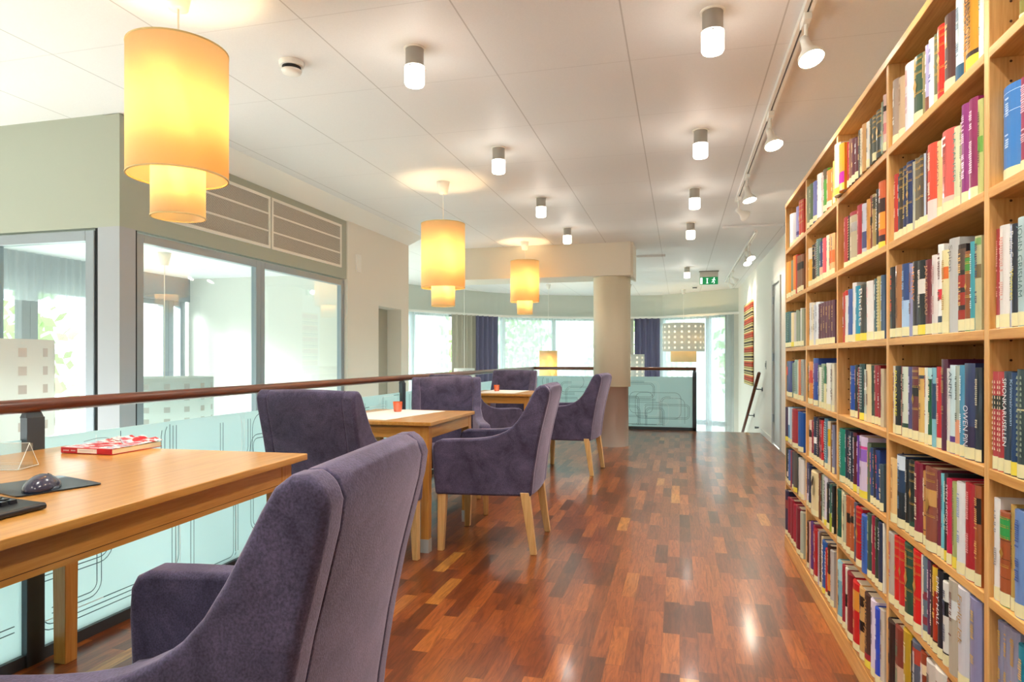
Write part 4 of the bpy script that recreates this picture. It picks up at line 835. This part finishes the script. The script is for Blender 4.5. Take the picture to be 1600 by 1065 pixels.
B[1, 0] = (1262.9, [(1267.2, 292.5, '858a68', 'd:404830'), (1272.4, 288, '52683e', ''), (1278.6, 284.3, '666cac', 'd:30346a'), (1285, 273, 'ebe6e2', 'n'), (1288.5, 270, 'e8c0b8', 'n'), (1294, 265.5, '4b9032', 'b:.75:1:5a4a34'), (1301, 267.5, 'f1702e', ''), (1303, 262, 'e0901f', 'n'), (1306, 252.3, 'd8cc56', '')])
B[1, 1] = (1265.4, [(1270.8, 388, 'e2a838', 'b:.7:1:e8dcc8'), (1274.2, 383, '241a18', 'g'), (1277.6, 380, '4a2f30', ''), (1282.6, 374, '5c7c78', 'p:a8b8a8'), (1287.6, 378, '2a3a6c', 'b:.0:.35:f0a890'), (1292.8, 372.5, 'e05560', ''), (1296.8, 368, 'e6dcc0', ''), (1300.4, 366, 'e8b078', 'b:.3:.6:e87038'), (1304.6, 364.8, 'e8b078', 'b:.3:.6:e87038')])
B[1, 2] = (1266.5, [(1270.2, 473, 'dcdad6', 'd:202020'), (1273.3, 474, 'e2d8c0', 'd:806040'), (1276.4, 476, 'c4c8d2', 'n'), (1281, 472, 'e2e4ec', ''), (1285, 475, '5c3246', ''), (1288.6, 473.5, '60364a', ''), (1292.7, 471.5, '5c3246', ''), (1297, 470.5, '62384c', ''), (1300.8, 469.5, '5a3044', ''), (1304.4, 468.5, '60364a', '')])
B[1, 3] = (1264, [(1266.4, 567, '8a7420', 'd:201810'), (1271.6, 565, 'd98a34', 'b:.5:.8:c84838'), (1273.2, 570, 'a83430', 'n'), (1279.3, 559.4, '28499e', 'b:.5:.9:5a4a90'), (1281.2, 570, '70857c', 'n'), (1285.2, 573.5, 'e4e4dc', ''), (1289.2, 568, '98b096', 'p:e0e4d0'), (1293, 572, '3a7a58', 'b:.0:.6:d8d4a0'), (1298.8, 567, 'e8e8e2', ''), (1301.2, 569, 'b8b8ac', 'd:302820 n'), (1304.4, 568, 'd6d2bc', '')])
B[1, 4] = (1265.8, [(1270.2, 656.5, 'e2c4b4', 'b:.55:.75:3a2820'), (1273.3, 657, '962440', ''), (1278.1, 651.5, '243250', 'b:.4:.55:eceef2'), (1281.6, 654, '34303a', 'p:b8a8a8'), (1284.8, 656, '8a2a34', 'd:e0a0a0'), (1288.3, 657, 'c81a28', 'b:.3:.35:701018'), (1290.5, 660, '2a3440', 'n'), (1295.2, 654, '5a88a0', 'p:c8d8e0'), (1299, 658, 'dcd0b8', 'b:.5:.85:d8b020'), (1301.3, 660, '8a6848', 'n'), (1304, 664, '8084a0', '')])
B[1, 5] = (1262.4, [(1265.3, 723, '504a6e', 'b:.1:.3:c8c0d0'), (1269, 727, '172a4e', ''), (1271, 733, '402a20', 'n'), (1281, 737, 'ddcea0', 'T2:M:241a10'), (1284.2, 740, '6c4028', 'n'), (1285.6, 742, '2a5038', 'n'), (1289, 741.5, 'bac8b8', ''), (1293.2, 745.5, 'dad8e4', 'T:MANKELL:201c40 Y'), (1298, 755, '141e2c', ''), (1300.8, 757, '34665e', 'b:.0:.4:98a830 n'), (1303, 760, '1a2228', '')])
B[1, 6] = (1262.2, [(1265.7, 814.5, '4e2a22', ''), (1268, 816, 'd0a8a0', 'n'), (1272.4, 816, '54327a', ''), (1274, 820, 'a83450', 'n'), (1279.2, 827, 'aa0d1e', ''), (1281.8, 831, 'b0a8b8', 'n'), (1284.4, 833, '604838', 'p:a89070'), (1286, 838, 'dccca4', ''), (1291, 845, '1d5aa4', 'T:REDAN:e0e8f4 Y'), (1294.6, 857, 'b81a22', 'T:NESSER:f4e8e8'), (1298.6, 851, '38221c', 'b:.2:.5:e08a30'), (1302.8, 860, 'b8b4b0', '')])
B[0, 0] = (1234.7, [(1236.8, 345, '3c3a34', 'n'), (1241.6, 335, 'd4d4dc', ''), (1246, 333.5, 'c0bcc4', ''), (1250, 323.5, '7f78b6', 'b:.2:.3:40307a'), (1253.4, 314, 'c23a2a', 'g'), (1256.4, 312, 'be3828', 'g')])
B[0, 1] = (1231.0, [(1233.6, 410, 'd9a13c', ''), (1236.8, 409, 'e08e24', ''), (1238.4, 408, '8a5030', 'n'), (1241, 407, '7f8a6c', ''), (1244.8, 400, 'e88122', ''), (1246.9, 398, 'b82420', 'n'), (1250, 400, '7c5238', 'b:.6:.8:2a201c'), (1253, 399, '7a5038', 'b:.6:.8:2a201c'), (1256.4, 397.5, '7c5238', 'b:.6:.8:2a201c')])
B[0, 2] = (1229.4, [(1232, 488, '2c6466', 'p:90b0a8'), (1235.2, 487, '285c60', 'p:90b0a8'), (1238.6, 488, '1e5268', ''), (1242.5, 488.5, 'e2d0a2', 'Y'), (1245.8, 488, 'b8aea8', ''), (1248.6, 484.5, '808a70', ''), (1251.8, 486, '727e66', ''), (1254, 481.5, 'e0deda', ''), (1256.4, 482.5, '98a08a', '')])
B[0, 3] = (1230.6, [(1233.2, 564.5, '2c3e5e', 'b:.6:.85:c83828'), (1238.8, 564, '3b4482', ''), (1241, 567, '5e7868', 'n'), (1243.4, 566, '98a494', 'p:506058'), (1247.2, 562, '9cb8ae', 'p:304850'), (1249.2, 564, 'dcd8c4', ''), (1253, 561.5, 'c86c3c', ''), (1255.8, 561.5, 'a8aca4', 'p:606860')])
B[0, 4] = (1228.9, [(1233, 636, '402a4c', 'Y'), (1235.8, 636, '5a90c0', 'b:.5:1:d8e8f4'), (1238.8, 637, 'a8c8dc', ''), (1241, 639, 'c88078', 'n'), (1247.6, 639.5, 'a0222e', 'd:d88070'), (1249.4, 642, '604838', 'n'), (1255.4, 644, '1a52a2', '')])
B[0, 5] = (1229.2, [(1231.2, 700, '2e4230', ''), (1233.6, 702, '1e2026', 'b:.2:.35:d8c8c0'), (1237, 703, '4a6ab0', 'd:e0e0f0'), (1239.4, 704, '883448', 'n'), (1242, 706, '1f4258', ''), (1246.8, 707, '57524e', 'Y'), (1249, 711, '2a3a38', 'n'), (1252.6, 715, 'd2d2ce', 'd:606060'), (1256, 718, 'dcdcd8', '')])
B[0, 6] = (1229.2, [(1232.8, 766, '1d2246', 'b:.6:.8:8a4040'), (1235.6, 777, '921a32', ''), (1238, 779, '901830', ''), (1241.5, 781, '8a1830', ''), (1244.4, 788, 'a21a3a', ''), (1247, 790, 'a01838', ''), (1252.2, 793, '72122a', ''), (1255.6, 800, 'a8b0a0', '')])
XS = .645
def yof(u, X):
    xc = (u - 800) / 1024; c, s_ = math.cos(YAW), math.sin(YAW); return X / ((xc * c - s_) / (xc * s_ + c))
def zof(u, v, X):
    xc = (u - 800) / 1024; c, s_ = math.cos(YAW), math.sin(YAW); return 1.15 + (558 - v) / 1024 * X / (xc * c - s_)
ORD = 'first second third fourth fifth sixth seventh eighth ninth tenth eleventh twelfth thirteenth fourteenth fifteenth sixteenth seventeenth eighteenth nineteenth twentieth'.split()
SHN = ['top', 'second', 'third', 'fourth', 'fifth', 'sixth', 'bottom']; BAYN = ['farthest bay', 'second farthest bay', 'middle bay', 'big full bay', 'cut-off nearest bay']
def cname(h):
    r, g, b = [int(h[i:i + 2], 16) / 255 for i in (0, 2, 4)]; H, S, V = colorsys.rgb_to_hsv(r, g, b); H *= 360
    if V < .2: return 'black'
    if S < .13: return 'white' if V > .82 else 'grey' if V > .35 else 'dark grey'
    if V < .35 and S < .3: return 'dark grey'
    if H < 12 or H > 345: n = 'red'
    elif H < 42: n = 'orange' if V > .8 and S > .6 else ('cream' if S < .35 and V > .8 else 'brown' if V < .7 else 'tan')
    elif H < 68: n = 'cream' if S < .4 and V > .75 else 'yellow' if S > .5 and V > .6 else 'khaki'
    elif H < 160: n = 'green'
    elif H < 195: n = 'teal' if S > .35 else 'grey green'
    elif H < 238: n = 'blue'
    elif H < 300: n = 'purple'
    else: n = 'plum'
    if S < .22 and n in ('red', 'blue', 'purple', 'green'): n = 'greyish ' + n
    elif V < .5 and n not in ('cream', 'khaki'): n = 'dark ' + n
    elif V > .8 and S < .45 and n in ('blue', 'red', 'green', 'teal', 'purple', 'plum'): n = 'pale ' + n
    return n
paperm = flat('book_pages', 'd9ccb0', .9); lab_p = flat('class_label_pale', 'e6dfb0', .5, coat=.3); lab_y = flat('class_label_yellow', 'ecd94a', .5, coat=.3); goldm = flat('gold_foil', 'c9a04a', .35, .6)
def cover(h): return flat('cover_' + h, h, .42, coat=.25)
def ink(h): return flat('ink_' + h, h, .5)
def text_mesh(s, size):
    cu = bpy.data.curves.new('t', 'FONT'); cu.body = s; cu.size = size; cu.resolution_u = 2
    o = bpy.data.objects.new('t', cu); C.objects.link(o); bpy.context.view_layer.update()
    me = bpy.data.meshes.new_from_object(o.evaluated_get(bpy.context.evaluated_depsgraph_get())); bpy.data.objects.remove(o); bpy.data.curves.remove(cu)
    return me
def add_text(s, th, h, col, parent, mode, r=0):
    me = text_mesh(s, 1.0)
    if not me.vertices: return
    xs = [v.co.x for v in me.vertices]; ys = [v.co.y for v in me.vertices]; w_, hh = max(xs) - min(xs), max(ys) - min(ys)
    if mode == 'T': L_, z1 = h * .66, h * .93
    elif mode == 'T3': L_, z1 = h * .42, h * .56
    else: L_, z1 = h * .3, h * .93
    kh = th * .5 / hh; kw = min(L_ / w_, kh * 1.0); kh = min(kh, kw * 2.2)
    if mode == 'T2' and len(s) < 3: kw = kh = th * .6 / max(hh, w_)
    for v in me.vertices:
        x, y = v.co.x - min(xs), v.co.y - min(ys) - hh / 2
        if mode == 'T2' and len(s) < 3: v.co = Vector((-.0014, -(x - w_ / 2) * kw, z1 - hh * kh / 2 + y * kh))
        else: v.co = Vector((-.0014, -y * kh, z1 - x * kw))
    o = bpy.data.objects.new('title', me); C.objects.link(o); me.materials.append(ink(col)); o.parent = parent
CNT = 0; rb = random.Random(5)
def arcx(y, th, bulge): return -bulge * (1 - (2 * y / th) ** 2)
def strip(b, th, bulge, z0, z1, eps, yw=1.0, n=6):
    """curved strip hugging the spine"""
    P = [(arcx(-th / 2 * yw + th * yw * k / n, th, bulge) - eps, -th / 2 * yw + th * yw * k / n) for k in range(n + 1)]
    for (xa, ya), (xb, yb) in zip(P, P[1:]): b.quad((xa, ya, z0), (xb, yb, z0), (xb, yb, z1), (xa, ya, z1))
for (bay, row), (u0, lst) in sorted(B.items(), reverse=True):
    zs = SZ[row]; X = XS; gname = 'books on the %s shelf, %s' % (SHN[row], BAYN[bay]); ul = u0
    hi = (SZ[row - 1] - T if row else TOP - .026) - zs
    XC = max(.622, min(.650, (DV[bay] - T / 2 - .001) / yof(u0, 1.0)))
    for k, (ur, vt, colr, ft) in enumerate(lst):
        fs = []; s_ = ft
        # tokenise: features with text may contain spaces up to ':'
        import re
        fs = re.findall(r'(T[23]?:[^:]+:[0-9a-f]{6}|[a-zA-Z](?::[^\s]+)?)', s_)
        X = XC - (.012 if 'F' in fs else 0)
        if bay >= 1 and not any(f[0] in 'dTgp' for f in fs):
            lum = sum(int(colr[i:i + 2], 16) for i in (0, 2, 4)) / 765
            fs.append('d:' + (rb.choice(['4a4648', '6a3a38', '3a4a68']) if lum > .6 else rb.choice(['e8dcc0', 'dcdce4', 'd8b070'])))
        lo_y, hi_y = DV[bay + 1] + T / 2 + .001, (DV[bay] - T / 2 - .001 if k == 0 else prev)
        ya, yb = yof(ul, X), yof(ur, X); ya = min(ya, hi_y); yb = max(min(yb, ya - .010), lo_y)
        th = (ya - yb) - .0008; uc = ul; ul = ur; prev = yb
        if th < .002: continue
        h = max(.15, min(hi - .004, zof((uc + ur) / 2, vt, XC) - zs)); dep = min(.255, .105 + h * .2) + rb.uniform(-.01, .012)
        cn = cname(colr); ex_ = ''
        if 'g' in fs: ex_ = ' with gold bands'
        elif any(f.startswith('b:') for f in fs): ex_ = ' with banded spine'
        elif any(f[0] == 'T' for f in fs): ex_ = ' with bold lettering'
        sz = 'thick ' if th > .04 else 'slim ' if th < .02 else 'tall ' if h > hi * .9 else ''
        pos = ('last on the right' if k == len(lst) - 1 and bay < 4 and (bay, row) != (3, 6) else ORD[k] + ' from left') if k else 'leftmost'
        lab = '%s%s book%s, %s, %s shelf, %s' % (sz, cn, ex_, pos, SHN[row], BAYN[bay])
        if 'L' in fs: th *= .82
        bl = .0025 + th * .12; n = 6
        b = MB(); tc_ = .0022 if th > .012 else .0012
        out = [(dep, -th / 2)] + [(arcx(-th / 2 + th * q / n, th, bl), -th / 2 + th * q / n) for q in range(n + 1)] + [(dep, th / 2)]
        inn = [(dep, th / 2 - tc_), (tc_ * 1.3, th / 2 - tc_), (tc_ * 1.3, -th / 2 + tc_), (dep, -th / 2 + tc_)]
        b.prism(out + inn, 0, h, 'z')
        o = b.build('book', cover(colr)); o.location = (X + rb.uniform(-.0015, .0015), (ya + yb) / 2, zs + .0003); tag(o, lab, 'book', gname); CNT += 1
        if 'L' in fs: o.rotation_euler = (math.radians(-1.6), 0, 0); o.location.z += th * .02
        MB().box(tc_ * 1.4, dep - .004, -th / 2 + tc_, th / 2 - tc_, .003, h - .004).build('pages', paperm, o)
        if 'n' not in fs:
            q = MB(); strip(q, th, bl, .002, .028, .0009); q.build('shelf_label', lab_y if 'Y' in fs else lab_p, o)
        if 'g' in fs:
            q = MB()
            for z in (.1, .42, .72, .84, .93): strip(q, th, bl, h * z, h * z + .0018, .0004, .86); strip(q, th, bl, h * z + .004, h * z + .005, .0004, .86)
            # small ornament
            zc_ = h * .56; q.quad((-bl - .0006, -th * .2, zc_), (-bl - .0006, 0, zc_ - th * .3), (-bl - .0006, th * .2, zc_), (-bl - .0006, 0, zc_ + th * .3)); q.build('gold_tooling', goldm, o)
        for f in fs:
            if f.startswith('b:'):
                _, a, c_, hx = f.split(':'); q = MB(); strip(q, th, bl, h * float(a) + .0005, h * float(c_) - .0005, .0006 if 'g' not in fs else .00035, .98); q.build('spine_band', ink(hx), o)
            elif f[0] == 'T':
                md, tx, hx = f.split(':'); md = md if len(md) > 1 else 'T'; add_text(tx, th, h, hx, o, md); o.children[-1].location.x = -bl
            elif f.startswith('p:'):
                q = MB(); z = h * .2
                while z < h * .93:
                    for e in (-1, 1): y0 = e * th * .2; q.quad((-bl * .85 - .0009, y0 - th * .12, z), (-bl * .85 - .0009, y0 + th * .12, z), (-bl * .85 - .0009, y0 + th * rb.uniform(0, .1), z + .006), (-bl * .85 - .0009, y0 - th * rb.uniform(0, .1), z + .006))
                    z += .0105
                q.build('spine_pattern', ink(f[2:]), o)
            elif f.startswith('d:'):
                q = MB(); z = h * rb.uniform(.86, .92); zend = h * rb.uniform(.25, .42); lh = min(.008, th * .22); gap = h * rb.uniform(.5, .65)
                while z > zend:
                    if abs(z - gap) < .012: z -= .01; continue
                    l_ = rb.uniform(.0018, .004); yj = rb.uniform(-.1, .1) * lh
                    q.quad((-bl - .0008, -lh + yj, z), (-bl - .0008, lh * rb.uniform(.3, 1), z), (-bl - .0008, lh * rb.uniform(.3, 1), z - l_), (-bl - .0008, -lh + yj, z - l_)); z -= l_ + .0016 + (.005 if rb.random() < .12 else 0)
                q.build('title', ink(f[2:]), o)
print('BOOKS', CNT)
